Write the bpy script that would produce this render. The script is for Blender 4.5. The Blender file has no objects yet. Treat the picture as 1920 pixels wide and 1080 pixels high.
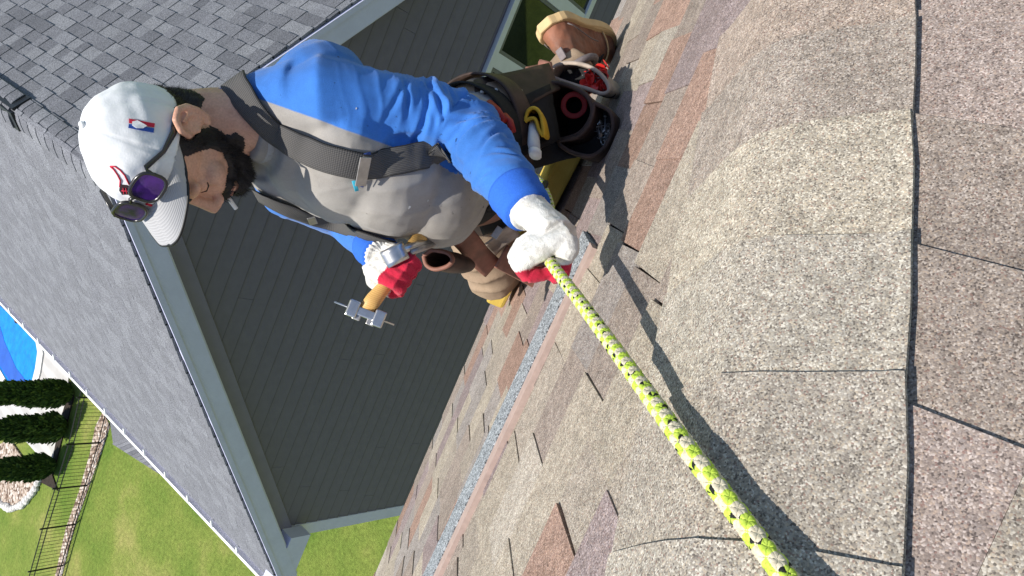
import bpy, bmesh, math, random
import numpy as np
from mathutils import Vector, Matrix, noise as mnoise
random.seed(7); np.random.seed(7)
R = math.radians
scene = bpy.context.scene
col = scene.collection

# ---------------------------------------------------------------- camera
# The photograph is a portrait frame turned on its side.  (u,v) below are pixels of the
# upright picture (1080 wide, 1920 high), F its focal length in pixels.
F = 1397.0
CH = 13.0                                   # camera height over the lawn
def nrm(a):
    a = np.array(a, float); return a/np.linalg.norm(a)
UP = -nrm((-191, 969, F))
_h = np.array((8540, 3693, -F)); _X = nrm(_h-(_h@UP)*UP); _Y = np.cross(UP, _X)
B = np.array([_X, _Y, UP])                  # camera frame (right, down, forward) -> world
CAM = np.array((0, 0, CH))
def ray(u, v): return B@np.array(((u-540)/F, (v-960)/F, 1.0))
def P(u, v, z): return CAM+ray(u, v)*z       # point at depth z
def Q(x, y, z): return P(1080-y, x, z)       # the same from pixels of the turned picture
def on(u, v, n, p):                         # pixel onto the plane through p with normal n
    r = ray(u, v); return CAM+r*(((np.array(p)-CAM)@n)/(r@n))
def onQ(x, y, n, p): return on(1080-y, x, n, p)
cam = bpy.data.cameras.new('camera'); camo = bpy.data.objects.new('camera', cam); col.objects.link(camo)
right, down, fwd = B[:, 0], B[:, 1], B[:, 2]
camo.matrix_world = Matrix(((down[0], right[0], -fwd[0], CAM[0]), (down[1], right[1], -fwd[1], CAM[1]),
                            (down[2], right[2], -fwd[2], CAM[2]), (0, 0, 0, 1)))
cam.sensor_fit = 'HORIZONTAL'; cam.sensor_width = 36; cam.lens = 36*F/1920
cam.clip_start = 0.02; cam.clip_end = 2000
scene.camera = camo

# ---------------------------------------------------------------- light
SUN_EL, SUN_AZ = 68.0, 150.0                # azimuth of the sun, degrees from +X towards +Y
world = bpy.data.worlds.new('World'); scene.world = world; world.use_nodes = True
wn = world.node_tree.nodes; wl = world.node_tree.links
bg = wn['Background']; sky = wn.new('ShaderNodeTexSky'); sky.sky_type = 'NISHITA'; sky.sun_disc = False
sky.sun_elevation = R(SUN_EL); sky.sun_rotation = R(90-SUN_AZ); sky.air_density = 1.0; sky.dust_density = 0.6
wl.new(sky.outputs[0], bg.inputs[0]); bg.inputs[1].default_value = 0.11
sun = bpy.data.lights.new('sun', 'SUN'); sun.energy = 4.6; sun.angle = R(0.53); sun.color = (1, .95, .87)
suno = bpy.data.objects.new('sun', sun); col.objects.link(suno)
sd = Vector((math.cos(R(SUN_EL))*math.cos(R(SUN_AZ)), math.cos(R(SUN_EL))*math.sin(R(SUN_AZ)), math.sin(R(SUN_EL))))
suno.rotation_euler = sd.to_track_quat('Z', 'Y').to_euler(); suno.location = (0, 0, 30)
vs = scene.view_settings; vs.view_transform = 'Standard'; vs.look = 'None'; vs.gamma = 1; vs.exposure = 0.42; vs.use_curve_mapping = False

# ---------------------------------------------------------------- helpers
def tag(o, label=None, cat=None, group=None, kind=None):
    if label: o['label'] = label
    if cat: o['category'] = cat
    if group: o['group'] = group
    if kind: o['kind'] = kind
    return o
def link(o, parent=None):
    col.objects.link(o)
    if parent is not None: o.parent = parent; o.matrix_parent_inverse = pinv(parent)
    return o
def pinv(p): return Matrix.Translation(-p.location) if p.type == 'EMPTY' else Matrix()
def empty(name, loc):
    o = bpy.data.objects.new(name, None); o.location = loc; o.empty_display_size = .1; col.objects.link(o); return o
def obj(name, verts, faces, mat, parent=None, smooth=False):
    me = bpy.data.meshes.new(name); me.from_pydata([tuple(map(float, v)) for v in verts], [], faces); me.update()
    if smooth: me.polygons.foreach_set('use_smooth', [True]*len(me.polygons))
    if mat: me.materials.append(mat)
    o = bpy.data.objects.new(name, me); link(o, parent); return o
class MB:
    """collects shapes (world coordinates) for one mesh object"""
    def __init__(s): s.v = []; s.f = []
    def add(s, vs_, fs_):
        n = len(s.v); s.v += [tuple(map(float, v)) for v in vs_]; s.f += [tuple(i+n for i in f) for f in fs_]; return s
    def hexa(s, b, t):                      # bottom and top quads (same winding)
        n = len(b)
        fs = [tuple(range(n-1, -1, -1)), tuple(range(n, 2*n))]+[(i, (i+1) % n, (i+1) % n+n, i+n) for i in range(n)]
        return s.add(list(b)+list(t), fs)
    def box(s, c, ax, ay, az):              # centre and three half-axis vectors
        c, ax, ay, az = map(np.array, (c, ax, ay, az))
        return s.hexa([c-ax-ay-az, c+ax-ay-az, c+ax+ay-az, c-ax+ay-az], [c-ax-ay+az, c+ax-ay+az, c+ax+ay+az, c-ax+ay+az])
    def aabb(s, x0, x1, y0, y1, z0, z1):
        return s.hexa([(x0, y0, z0), (x1, y0, z0), (x1, y1, z0), (x0, y1, z0)], [(x0, y0, z1), (x1, y0, z1), (x1, y1, z1), (x0, y1, z1)])
    def tube(s, pts, rad, n=10, cap=True, squash=None, upv=None):
        """tube through pts; rad scalar or list; squash = list of (rx, ry) along frame axes"""
        pts = [np.array(p, float) for p in pts]; m = len(pts)
        if not hasattr(rad, '__len__'): rad = [rad]*m
        ref = np.array(upv, float) if upv is not None else None
        rings = []
        for i, p in enumerate(pts):
            t = nrm(pts[min(i+1, m-1)]-pts[max(i-1, 0)])
            if ref is None:
                ref = np.array((0, 0, 1.)) if abs(t[2]) < .9 else np.array((1., 0, 0))
            a = ref-(ref@t)*t; a = nrm(a)
            if upv is None: ref = a
            b = np.cross(t, a)
            rx, ry = (rad[i], rad[i]) if squash is None else squash[i]
            rings.append([p+a*rx*math.cos(2*math.pi*k/n)+b*ry*math.sin(2*math.pi*k/n) for k in range(n)])
        base = len(s.v)
        vs_ = [q for r in rings for q in r]
        fs_ = [(i*n+k, i*n+(k+1) % n, (i+1)*n+(k+1) % n, (i+1)*n+k) for i in range(m-1) for k in range(n)]
        if cap: fs_ += [tuple(range(n-1, -1, -1)), tuple((m-1)*n+k for k in range(n))]
        return s.add(vs_, fs_)
    def ell(s, c, rx, ry, rz, M=None, nu=16, nv=10):   # ellipsoid, M = 3x3 columns axes
        c = np.array(c, float); M = np.eye(3) if M is None else M
        vs_ = [c+M@np.array((0, 0, rz))]
        for j in range(1, nv):
            ph = math.pi*j/nv
            for i in range(nu):
                th = 2*math.pi*i/nu
                vs_.append(c+M@np.array((rx*math.sin(ph)*math.cos(th), ry*math.sin(ph)*math.sin(th), rz*math.cos(ph))))
        vs_.append(c-M@np.array((0, 0, rz)))
        fs_ = [(0, 1+i, 1+(i+1) % nu) for i in range(nu)]
        for j in range(nv-2):
            fs_ += [(1+j*nu+i, 1+(j+1)*nu+i, 1+(j+1)*nu+(i+1) % nu, 1+j*nu+(i+1) % nu) for i in range(nu)]
        L = len(vs_)-1; fs_ += [(L, 1+(nv-2)*nu+(i+1) % nu, 1+(nv-2)*nu+i) for i in range(nu)]
        return s.add(vs_, fs_)
    def build(s, name, mat, parent=None, smooth=False, bevel=0):
        o = obj(name, s.v, s.f, mat, parent, smooth)
        if bevel:
            b = o.modifiers.new('bevel', 'BEVEL'); b.width = bevel; b.segments = 2; b.limit_method = 'ANGLE'
        return o
def clip(poly, a, b, c):                    # keep a*x+b*y >= c
    out = []
    for i in range(len(poly)):
        p, q = poly[i], poly[(i+1) % len(poly)]
        dp, dq = a*p[0]+b*p[1]-c, a*q[0]+b*q[1]-c
        if dp >= 0: out.append(p)
        if dp*dq < 0:
            t = dp/(dp-dq); out.append((p[0]+t*(q[0]-p[0]), p[1]+t*(q[1]-p[1])))
    return out

class NT:
    """small node-tree writer"""
    def __init__(s, name, rough=.7, spec=.3, metallic=0):
        s.m = bpy.data.materials.new(name); s.m.use_nodes = True; s.t = s.m.node_tree
        s.b = s.t.nodes['Principled BSDF']; s.b.inputs['Roughness'].default_value = rough
        s.b.inputs['Specular IOR Level'].default_value = spec; s.b.inputs['Metallic'].default_value = metallic
        s.co = None
    def n(s, t, **k):
        o = s.t.nodes.new(t)
        for a, v in k.items():
            if a.startswith('i_'):
                key = a[2:]; key = int(key) if key.isdigit() else key.replace('_', ' ')
                if hasattr(v, 'is_output'): s.t.links.new(v, o.inputs[key])
                else: o.inputs[key].default_value = v
            else: setattr(o, a, v)
        return o
    def l(s, a, b): s.t.links.new(a, b)
    def coord(s):
        if s.co is None: s.co = s.n('ShaderNodeTexCoord').outputs['Object']
        return s.co
    def noise(s, scale, detail=4, rough=.6, vec=None):
        return s.n('ShaderNodeTexNoise', i_Scale=scale, i_Detail=detail, i_Roughness=rough, i_Vector=vec or s.coord()).outputs[0]
    def ramp(s, fac, stops, interp='LINEAR'):
        r = s.n('ShaderNodeValToRGB'); r.color_ramp.interpolation = interp; e = r.color_ramp.elements
        while len(e) < len(stops): e.new(.5)
        for q, (p, c) in zip(e, stops): q.position = p; q.color = (*c, 1) if len(c) == 3 else c
        s.l(fac, r.inputs[0]); return r.outputs[0]
    def mix(s, fac, a, b, mode='MIX'):
        m = s.n('ShaderNodeMix', data_type='RGBA', blend_type=mode)
        for i, v in ((0, fac), (6, a), (7, b)):
            if hasattr(v, 'is_output'): s.l(v, m.inputs[i])
            else: m.inputs[i].default_value = v if i == 0 else ((*v, 1) if len(v) == 3 else v)
        return m.outputs[2]
    def math(s, op, a, b=0, c=None):
        m = s.n('ShaderNodeMath', operation=op)
        for i, v in enumerate((a, b) if c is None else (a, b, c)):
            if hasattr(v, 'is_output'): s.l(v, m.inputs[i])
            else: m.inputs[i].default_value = v
        return m.outputs[0]
    def color(s, c):
        if hasattr(c, 'is_output'): s.l(c, s.b.inputs['Base Color'])
        else: s.b.inputs['Base Color'].default_value = (*c, 1)
        return s
    def bump(s, h, strength=.3, dist=.002):
        b = s.n('ShaderNodeBump'); b.inputs['Strength'].default_value = strength; b.inputs['Distance'].default_value = dist
        s.l(h, b.inputs['Height']); s.l(b.outputs[0], s.b.inputs['Normal']); return s
def plain(name, c, rough=.6, var=.15, scale=40, bump=.15, bd=.001, spec=.3, metallic=0, dirt=None, dscale=8):
    t = NT(name, rough, spec, metallic); n = t.noise(scale)
    a = tuple(x*(1-var) for x in c); b = tuple(min(1, x*(1+var)) for x in c)
    cc = t.ramp(n, [(.3, a), (.7, b)])
    if dirt:
        d = t.ramp(t.noise(dscale, 6), [(.5, (0, 0, 0)), (.75, (1, 1, 1))]); cc = t.mix(d, cc, dirt)
    t.color(cc)
    if bump: t.bump(n, bump, bd)
    return t.m
M = {}
# ---- granule covered asphalt shingle; the piece's own blend colour comes from Object Color
def shingle_mat(name, size, cells, lo, hi, mixw):
    t = NT(name, .92, .15)
    co = t.coord()
    v = t.n('ShaderNodeTexVoronoi', i_Scale=1/size, i_Vector=co); v.inputs['Randomness'].default_value = 1
    sep = t.n('ShaderNodeSeparateColor'); t.l(v.outputs['Color'], sep.inputs[0])
    g = t.ramp(sep.outputs[0], cells, 'CONSTANT')
    if cells[0][1][0] < .2: g = t.mix(.08, g, (.365, .34, .30))
    oc = t.n('ShaderNodeObjectInfo').outputs['Color']
    c = t.mix(mixw, g, oc, 'MULTIPLY')
    big = t.ramp(t.noise(5, 5), [(.3, (lo,)*3), (.7, (hi,)*3)])
    c = t.mix(1.0, c, big, 'MULTIPLY')
    sp = t.ramp(t.noise(60, 3), [(.35, (.82,)*3), (.65, (1.12,)*3)])
    c = t.mix(1.0, c, sp, 'MULTIPLY')
    t.color(c)
    h = t.math('SUBTRACT', 1.0, v.outputs['Distance'])
    hh = t.math('ADD', h, t.math('MULTIPLY', sep.outputs[1], .7))
    t.bump(hh, .4, size*.45)
    return t.m
M['shingle'] = shingle_mat('brown_granules', .0015,
    [(0, (.13, .115, .105)), (.10, (.30, .27, .235)), (.30, (.39, .355, .31)), (.48, (.24, .215, .195)), (.62, (.56, .53, .48)), (.74, (.35, .33, .305)), (.86, (.43, .37, .30)), (.95, (.26, .185, .16))], .90, 1.1, 1.0)
M['grey_shingle'] = shingle_mat('grey_granules', .004,
    [(0, (.5, .5, .5)), (.3, (.9, .9, .92)), (.6, (1.1, 1.1, 1.1)), (.8, (.7, .7, .72))], .92, 1.08, 1.0)
M['asphalt_edge'] = plain('asphalt_edge', (.012, .011, .011), .9)
M['felt'] = plain('underlayment', (.03, .028, .027), .9)
M['trim'] = plain('painted_trim', (.60, .61, .80), .45, .05, 6, .05)
M['trim_grey'] = plain('grey_frieze_paint', (.21, .195, .29), .5, .05, 6, .05)
M['window_paint'] = plain('window_paint', (.66, .68, .70), .45, .05, 6, .05)
M['white_metal'] = plain('white_aluminium', (.82, .82, .80), .4, .04, 10, 0)
M['black_metal'] = plain('black_coated_metal', (.015, .016, .017), .45, .2, 30, 0)
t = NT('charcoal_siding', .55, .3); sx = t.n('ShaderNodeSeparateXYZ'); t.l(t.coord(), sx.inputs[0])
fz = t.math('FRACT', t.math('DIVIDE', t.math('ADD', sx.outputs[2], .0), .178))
ln = t.ramp(fz, [(0, (.62,)*3), (.045, (.72,)*3), (.08, (1, 1, 1)), (.93, (1, 1, 1)), (1, (.9,)*3)])  # shadow line of each lap, painted into the board colour
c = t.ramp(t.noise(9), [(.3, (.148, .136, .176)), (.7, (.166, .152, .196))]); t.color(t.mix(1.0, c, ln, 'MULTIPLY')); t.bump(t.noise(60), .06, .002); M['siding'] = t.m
M['dark_gap'] = plain('dark_gap', (.01, .01, .011), .9)
t = NT('window_glass', .03, .8); t.color(t.ramp(t.noise(2.2, 3), [(.3, (.010, .013, .010)), (.7, (.026, .031, .023))])); M['glass'] = t.m

# ---------------------------------------------------------------- lawn and garden
GZ = 0.0
def G(x, y, z=GZ): return onQ(x, y, np.array((0, 0, 1.)), (0, 0, z))
t = NT('grass', .95, .1); co = t.coord()
c = t.ramp(t.noise(.35, 5, .6), [(.34, (.13, .22, .035)), (.54, (.225, .285, .06)), (.70, (.38, .36, .12))])
c = t.mix(.75, c, t.ramp(t.noise(9, 6, .75), [(.3, (.45,)*3), (.72, (1.45,)*3)]), 'MULTIPLY')
c = t.mix(.45, c, t.ramp(t.noise(38, 4, .8), [(.35, (.5,)*3), (.65, (1.5,)*3)]), 'MULTIPLY')
t.color(c); t.bump(t.noise(25, 5, .8), 1.0, .06); M['grass'] = t.m
N_ = 60
vs_, fs_ = [], []
xs = np.concatenate([[-600, -200, -80], np.linspace(-45, 25, N_), [80, 200, 600]]); ys = np.concatenate([[-300, -80], np.linspace(-10, 60, N_), [100, 250, 700]])
for j, y in enumerate(ys):
    for i, x in enumerate(xs): vs_.append((x, y, GZ))
nx = len(xs); fs_ = [(j*nx+i, j*nx+i+1, (j+1)*nx+i+1, (j+1)*nx+i) for j in range(len(ys)-1) for i in range(nx-1)]
tag(obj('lawn', vs_, fs_, M['grass']), kind='structure')
# patio
t = NT('stamped_concrete', .85, .2); co = t.coord(); w = t.n('ShaderNodeTexWave', i_Scale=.55, i_Distortion=2.5, i_Detail=3, i_Vector=co)
t.color(t.mix(.5, t.ramp(t.noise(1.2, 5), [(.3, (.40, .385, .365)), (.7, (.54, .53, .51))]), t.ramp(w.outputs[1], [(.2, (.40, .39, .37)), (.8, (.60, .58, .55))]))); M['concrete'] = t.m
def slab(name, pts, z0, z1, mat, parent=None, bevel=0):
    m = MB(); m.hexa([(p[0], p[1], z0) for p in pts], [(p[0], p[1], z1) for p in pts]); return m.build(name, mat, parent, bevel=bevel)
def ccw(pts):
    a = sum(pts[i][0]*pts[(i+1) % len(pts)][1]-pts[(i+1) % len(pts)][0]*pts[i][1] for i in range(len(pts)))
    return pts if a > 0 else pts[::-1]
pat = [G(x, y) for x, y in ((140, 600), (128, 745), (112, 800), (98, 880), (40, 815), (0, 800), (-200, 870), (-200, 480), (90, 560))]
tag(slab('patio', ccw(pat), GZ, GZ+.05, M['concrete']), kind='structure')
# pool
t = NT('pool_water', .06, .6); co = t.coord()
t.color(t.ramp(t.noise(3.0, 4), [(.3, (.0, .17, .62)), (.7, (.0, .27, .85))])); t.bump(t.noise(6, 3), .25, .05); M['water'] = t.m
M['pool_step'] = plain('pool_steps', (.02, .10, .46), .4, .15, 2, 0)
M['coping'] = plain('pool_coping', (.66, .65, .62), .8, .08, 4)
def ring(inner, outer, z0, z1, name, mat, parent=None):
    m = MB(); n = len(inner)
    vs_ = [(p[0], p[1], z1) for p in inner]+[(p[0], p[1], z1) for p in outer]+[(p[0], p[1], z0) for p in outer]+[(p[0], p[1], z0) for p in inner]
    fs_ = []
    for i in range(n):
        j = (i+1) % n; fs_ += [(i, j, n+j, n+i), (n+i, n+j, 2*n+j, 2*n+i), (3*n+i, 3*n+j, j, i)]
    return m.add(vs_, fs_).build(name, mat, parent)
pool_px = [(-60, 480), (0, 565), (40, 603), (69, 642), (72, 660), (68, 690), (60, 722), (42, 729), (22, 728), (8, 704), (-30, 640), (-90, 560)]
pw = [G(x, y, .06) for x, y in pool_px]; cen = sum(pw)/len(pw)
def grow(pts, d):
    c_ = sum(pts)/len(pts); return [p+nrm(np.array(((p-c_)[0], (p-c_)[1], 0)))*d for p in pts]
pool = empty('swimming_pool', (cen[0], cen[1], GZ)); tag(pool, 'blue swimming pool with white coping beyond the gutter of the grey roof', 'pool')
slab('water', ccw(pw), GZ-.3, GZ+.062, M['water'], pool)
ring(pw, grow(pw, .45), GZ, GZ+.10, 'coping', M['coping'], pool)
st = [G(x, y, .07) for x, y in ((0, 612), (8, 640), (30, 690), (50, 716), (40, 726), (24, 725), (8, 700), (-20, 652), (-30, 600))]
slab('pool_steps', ccw(st), GZ-.2, GZ+.07, M['pool_step'], pool)
# gravel beds
t = NT('river_gravel', .9, .2); v = t.n('ShaderNodeTexVoronoi', i_Scale=11, i_Vector=t.coord()); s_ = t.n('ShaderNodeSeparateColor'); t.l(v.outputs['Color'], s_.inputs[0])
t.color(t.ramp(s_.outputs[0], [(0, (.16, .11, .08)), (.3, (.34, .26, .20)), (.6, (.48, .40, .33)), (.85, (.60, .54, .48))], 'CONSTANT')); t.bump(t.math('SUBTRACT', 1, v.outputs['Distance']), .8, .06); M['gravel'] = t.m
M['dark_mulch'] = plain('dark_mulch', (.03, .022, .016), .95, .5, 14, .8, .03)
bed = [G(x, y) for x, y in ((20, 822), (40, 850), (78, 897), (70, 918), (46, 946), (26, 954), (8, 946), (-8, 925), (-15, 880), (0, 835))]
tag(slab('gravel_bed', ccw(bed), GZ, GZ+.07, M['gravel']), kind='structure')
nb = len(bed); edge = empty('stone_border', (bed[4][0], bed[4][1], GZ)); tag(edge, 'curved border of white stones round the gravel bed by the patio', 'edging')
M['white_stone'] = plain('pale_stone', (.62, .60, .56), .85, .12, 6, .4, .02)
arc = bed[2:9]
def along(pts, n):
    pts = [np.array(p) for p in pts]; L = np.cumsum([0]+[np.linalg.norm(pts[i+1]-pts[i]) for i in range(len(pts)-1)])
    out = []
    for s in np.linspace(0, L[-1], n):
        i = min(np.searchsorted(L, s, 'right')-1, len(pts)-2); out.append(pts[i]+(pts[i+1]-pts[i])*(s-L[i])/(L[i+1]-L[i]))
    return out
for p in along(arc, 26):
    m = MB(); a = random.uniform(0, 3); r = random.uniform(.14, .2)
    m.ell((p[0], p[1], GZ+.08), r, r*.8, .12, np.array(((math.cos(a), -math.sin(a), 0), (math.sin(a), math.cos(a), 0), (0, 0, 1))), 7, 5)
    m.build('stone', M['white_stone'], edge)
mul = [G(x, y) for x, y in ((132, 715), (140, 745), (100, 890), (110, 920), (70, 900), (98, 880), (112, 800))]
tag(slab('planting_strip', ccw(mul), GZ, GZ+.045, M['dark_mulch']), kind='structure')
strip = [G(x, y) for x, y in ((196, 768), (207, 800), (190, 850), (165, 920), (140, 990), (118, 1075), (100, 1180), (85, 1180), (106, 1075), (125, 990), (150, 920), (170, 850), (180, 800))]
tag(slab('gravel_strip', ccw(strip), GZ, GZ+.03, M['gravel']), kind='structure')
# fence
FH = 1.05
fl = [(210, 745), (190, 830), (165, 910), (142, 983), (120, 1060), (95, 1150)]     # feet of the posts
fp = [G(x, y) for x, y in fl]
fp = [fp[0]-(fp[1]-fp[0])*.9]+fp
fence = empty('metal_fence', tuple(fp[3])); tag(fence, 'black metal picket fence along the gravel strip on the lawn', 'fence')
bar = lambda a, b, w: MB().tube([a, b], w, 4)
for p in fp: bar((p[0], p[1], GZ), (p[0], p[1], GZ+FH+.06), .034).build('post', M['black_metal'], fence)
np_ = 0
for a, b in zip(fp[:-1], fp[1:]):
    for h in (FH-.02, FH-.17, .09): bar((a[0], a[1], GZ+h), (b[0], b[1], GZ+h), .019).build('rail', M['black_metal'], fence)
    n = int(np.linalg.norm(b-a)/.125)
    for k in range(1, n):
        p = a+(b-a)*k/n
        if np_ < 290: bar((p[0], p[1], GZ+.05), (p[0], p[1], GZ+FH), .0085).build('picket', M['black_metal'], fence)
        np_ += 1
# arborvitae: cone of small leaf sprays
M['thuja'] = None
t = NT('thuja_leaf', .8, .2); oi = t.n('ShaderNodeNewGeometry')
t.color(t.ramp(oi.outputs['Random Per Island'], [(0, (.035, .075, .02)), (.6, (.075, .14, .035)), (1, (.15, .22, .055))])); M['thuja'] = t.m
M['bark'] = plain('bark', (.10, .07, .05), .9, .3, 30, .6, .01)
def thuja(px, h, r, label):
    b = G(*px); tr = empty('arborvitae_tree', (b[0], b[1], GZ)); tag(tr, label, 'tree', 'arborvitae by the patio')
    MB().tube([(b[0], b[1], GZ), (b[0], b[1], GZ+h*.9)], [.06, .015], 7).build('trunk', M['bark'], tr)
    vs_, fs_ = [], []; rnd = random.Random(px[0])
    for k in range(5200):
        z = h*(1-math.sqrt(rnd.random())*.985)**1.0 if rnd.random() < .5 else h*rnd.random()**1.3
        q = z/h; rr = r*(min(1, q*7+.45))*(1-q)**.62*(.82+.25*mnoise.noise((rnd.random()*0+z*1.7, px[0], 0)))
        a = rnd.uniform(0, 6.283); rr *= (1+.22*mnoise.noise((math.cos(a)*1.6, math.sin(a)*1.6, z*1.4+px[1])))
        d = rr*(.72+.3*rnd.random())
        c_ = np.array((b[0]+d*math.cos(a), b[1]+d*math.sin(a), GZ+.05+z))
        out = nrm((math.cos(a)*.5+rnd.gauss(0, .3), math.sin(a)*.5+rnd.gauss(0, .3), 1.0)); sd_ = nrm(np.cross(out, (rnd.gauss(0, 1), rnd.gauss(0, 1), rnd.gauss(0, .5))))
        L = rnd.uniform(.08, .17); w = L*.42
        n = len(vs_); vs_ += [c_-sd_*w*.5, c_+sd_*w*.5, c_+out*L+sd_*w*.35, c_+out*L*1.25, c_+out*L-sd_*w*.35]; fs_ += [(n, n+1, n+2, n+3, n+4)]
    core = MB(); zz = np.linspace(0.1, h*.93, 12); core.tube([(b[0], b[1], GZ+z) for z in zz], [r*.7*min(1, z/h*7+.4)*(1-z/h)**.62 for z in zz], 12)
    nn = len(vs_); vs_ += core.v; fs_ += [tuple(i+nn for i in f) for f in core.f]
    obj('crown', vs_, fs_, M['thuja'], tr)
thuja((135, 737), 3.6, .62, 'dark arborvitae nearest the pool and the gutter')
thuja((124, 801), 3.5, .62, 'middle arborvitae of the three by the patio')
thuja((104, 873), 3.2, .56, 'arborvitae beside the gravel bed with white stone border')
# ---------------------------------------------------------------- roof under the worker
RP = CAM+np.array((-.02036, .23463, -.68482))                 # a point of the hip line
DF = nrm((0.0, .66027, -.75046)); NF = nrm((0, .75078, .66055)); XF = np.array((1.0, 0, 0))
RD = nrm((.78790629, .40676512, -.46232652))                   # down the hip
RD = nrm(RD-(RD@NF)*NF)
NN = nrm((.45519114, .12093047, .88214333)); NN = nrm(NN-(NN@RD)*RD)
HN = nrm(nrm(on(560, 1920, NN, RP)-on(620, 1700, NN, RP))+nrm(on(245, 1920, NN, RP)-on(330, 1690, NN, RP))); DN = np.cross(HN, NN)       # level and downslope directions of the near slope
if DN[2] > 0: DN = -DN
CF = nrm(np.cross(NF, RD)); CF = CF if CF@DF > 0 else -CF        # square to the hip in each slope
CN = nrm(np.cross(NN, RD)); CN = CN if CN[1] < 0 else -CN
EXP = .143
house = empty('shingled_house', (0.4, 0.3, 0)); tag(house, 'house with the tan and brown shingled hip roof the worker kneels on', 'house')
S_EAVE = (CAM[2]-2.135-RP[2])/DF[2]
# deck slabs and the house under them
hip_lo = RP+RD*3.13; hip_hi = RP-RD*2.2
def deck(name, pts, n):
    n = np.array(n); MB().hexa([p-n*.05 for p in pts], [p-n*.004 for p in pts]).build(name, M['felt'], house)
fl_ = RP+DF*S_EAVE+XF*(-3.6); 
eave_y = fl_[1]
deck('roof_deck', [hip_hi, fl_+0*XF, hip_lo, ], NF) if False else deck('roof_deck', [hip_hi+XF*-1.5, hip_hi, hip_lo, fl_][::-1], NF)
nlow = hip_lo-HN*np.sign(HN[1])*4.2
deck('roof_deck', [hip_hi, hip_lo, nlow, hip_hi-HN*np.sign(HN[1])*1.8][::-1], NN)
M['tan_wall'] = plain('tan_siding', (.36, .31, .25), .7, .06, 6)
M['brown_trim'] = plain('brown_fascia', (.16, .11, .08), .6)
MB().aabb(-3.2, 2.1, -2.6, eave_y-.35, 0, hip_lo[2]-.3).build('wall', M['tan_wall'], house)
MB().hexa([fl_+(0, -.02, -.22), hip_lo+(0, -.02, -.22), hip_lo+(0, .0, -.22), fl_+(0, .0, -.22)], [fl_+(0, -.02, -.05), hip_lo+(0, -.02, -.05), hip_lo+(0, .0, -.05), fl_+(0, 0, -.05)]).build('fascia', M['brown_trim'], house)

TONES = [((.90, .85, .79), 4), ((1.0, .95, .86), 3), ((.76, .69, .66), 4), ((.80, .78, .80), 2), ((.84, .62, .55), 4), ((.72, .63, .68), 4), ((1.04, 1.01, .95), 1)]
def tone(rnd):
    r = rnd.random()*sum(w for _, w in TONES)
    for c_, w in TONES:
        r -= w
        if r <= 0: break
    k = rnd.uniform(.92, 1.08); return (c_[0]*k, c_[1]*k, c_[2]*k, 1)
def piece(name, poly, O, A, D, N, top, parent, mat, color, und=.003):
    """poly in (a, s) coordinates; top(a, s) gives the height of its upper face"""
    b = [O+A*p[0]+D*p[1]-N*und for p in poly]; t_ = [O+A*p[0]+D*p[1]+N*top(p[0], p[1]) for p in poly]
    if np.cross(np.array(t_[1])-t_[0], np.array(t_[2])-t_[1])@N < 0: b = b[::-1]; t_ = t_[::-1]
    o = MB().hexa(b, t_).build(name, mat, parent); o.color = color; return o
rnd = random.Random(11)
brown = []                                  # (poly, O, A, D, N, top, colour)
# far slope: rows counted down from the hip point; strip row left out (grey strip lies there)
O_F = RP-XF*RP[0]                           # a = world x, s = down the slope from the hip point level
def hip_clip(poly, gap):                    # keep what lies beyond the hip line (plus a gap under the caps)
    # hip line in (a, s): a = RP.x + t*RD.x ; s = t*RD.DF
    da, ds = RD[0], RD@DF
    n_a, n_s = -ds, da
    L = math.hypot(n_a, n_s); n_a /= L; n_s /= L
    return clip(poly, n_a, n_s, n_a*RP[0]+gap)
STRIP_S = (on(310, 960, NF, RP)-RP)@DF
s0 = STRIP_S-EXP*7+.012
rows = []
s = s0-EXP*3
while s < S_EAVE-.01: rows.append(s); s += EXP
TRED = (.86, .60, .53, 1); TMAU = (.72, .66, .70, 1)
for ri, s in enumerate(rows):
    a = -2.0+rnd.uniform(0, .2)
    tooth = rnd.random() < .5
    while a < 1.35:
        w = rnd.uniform(.09, .21) if tooth else rnd.uniform(.08, .20)
        s1 = min(s+EXP+(0 if tooth else -.0), S_EAVE+.012)
        poly = [(a, s-.012), (a+w-.0012, s-.012), (a+w-.0012+(rnd.uniform(-.004, .012) if tooth else 0), s1+rnd.uniform(-.0015, .0015)), (a-(rnd.uniform(-.004, .012) if tooth else 0), s1+rnd.uniform(-.0015, .0015))]
        poly = hip_clip(poly, .03)
        if len(poly) >= 3:
            h0, h1 = (.0020, .0064) if tooth else (.0, .0040)
            lift = rnd.uniform(0, .001)
            if s+EXP > S_EAVE-.005: h1 = .007; lift = 0
            brown.append((poly, O_F, XF, DF, NF, (lambda p, q, h0=h0, h1=h1+lift, s=s: h0+(h1-h0)*(q-s+.012)/(EXP+.012)), tone(rnd)))
        a += w; tooth = not tooth
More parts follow.
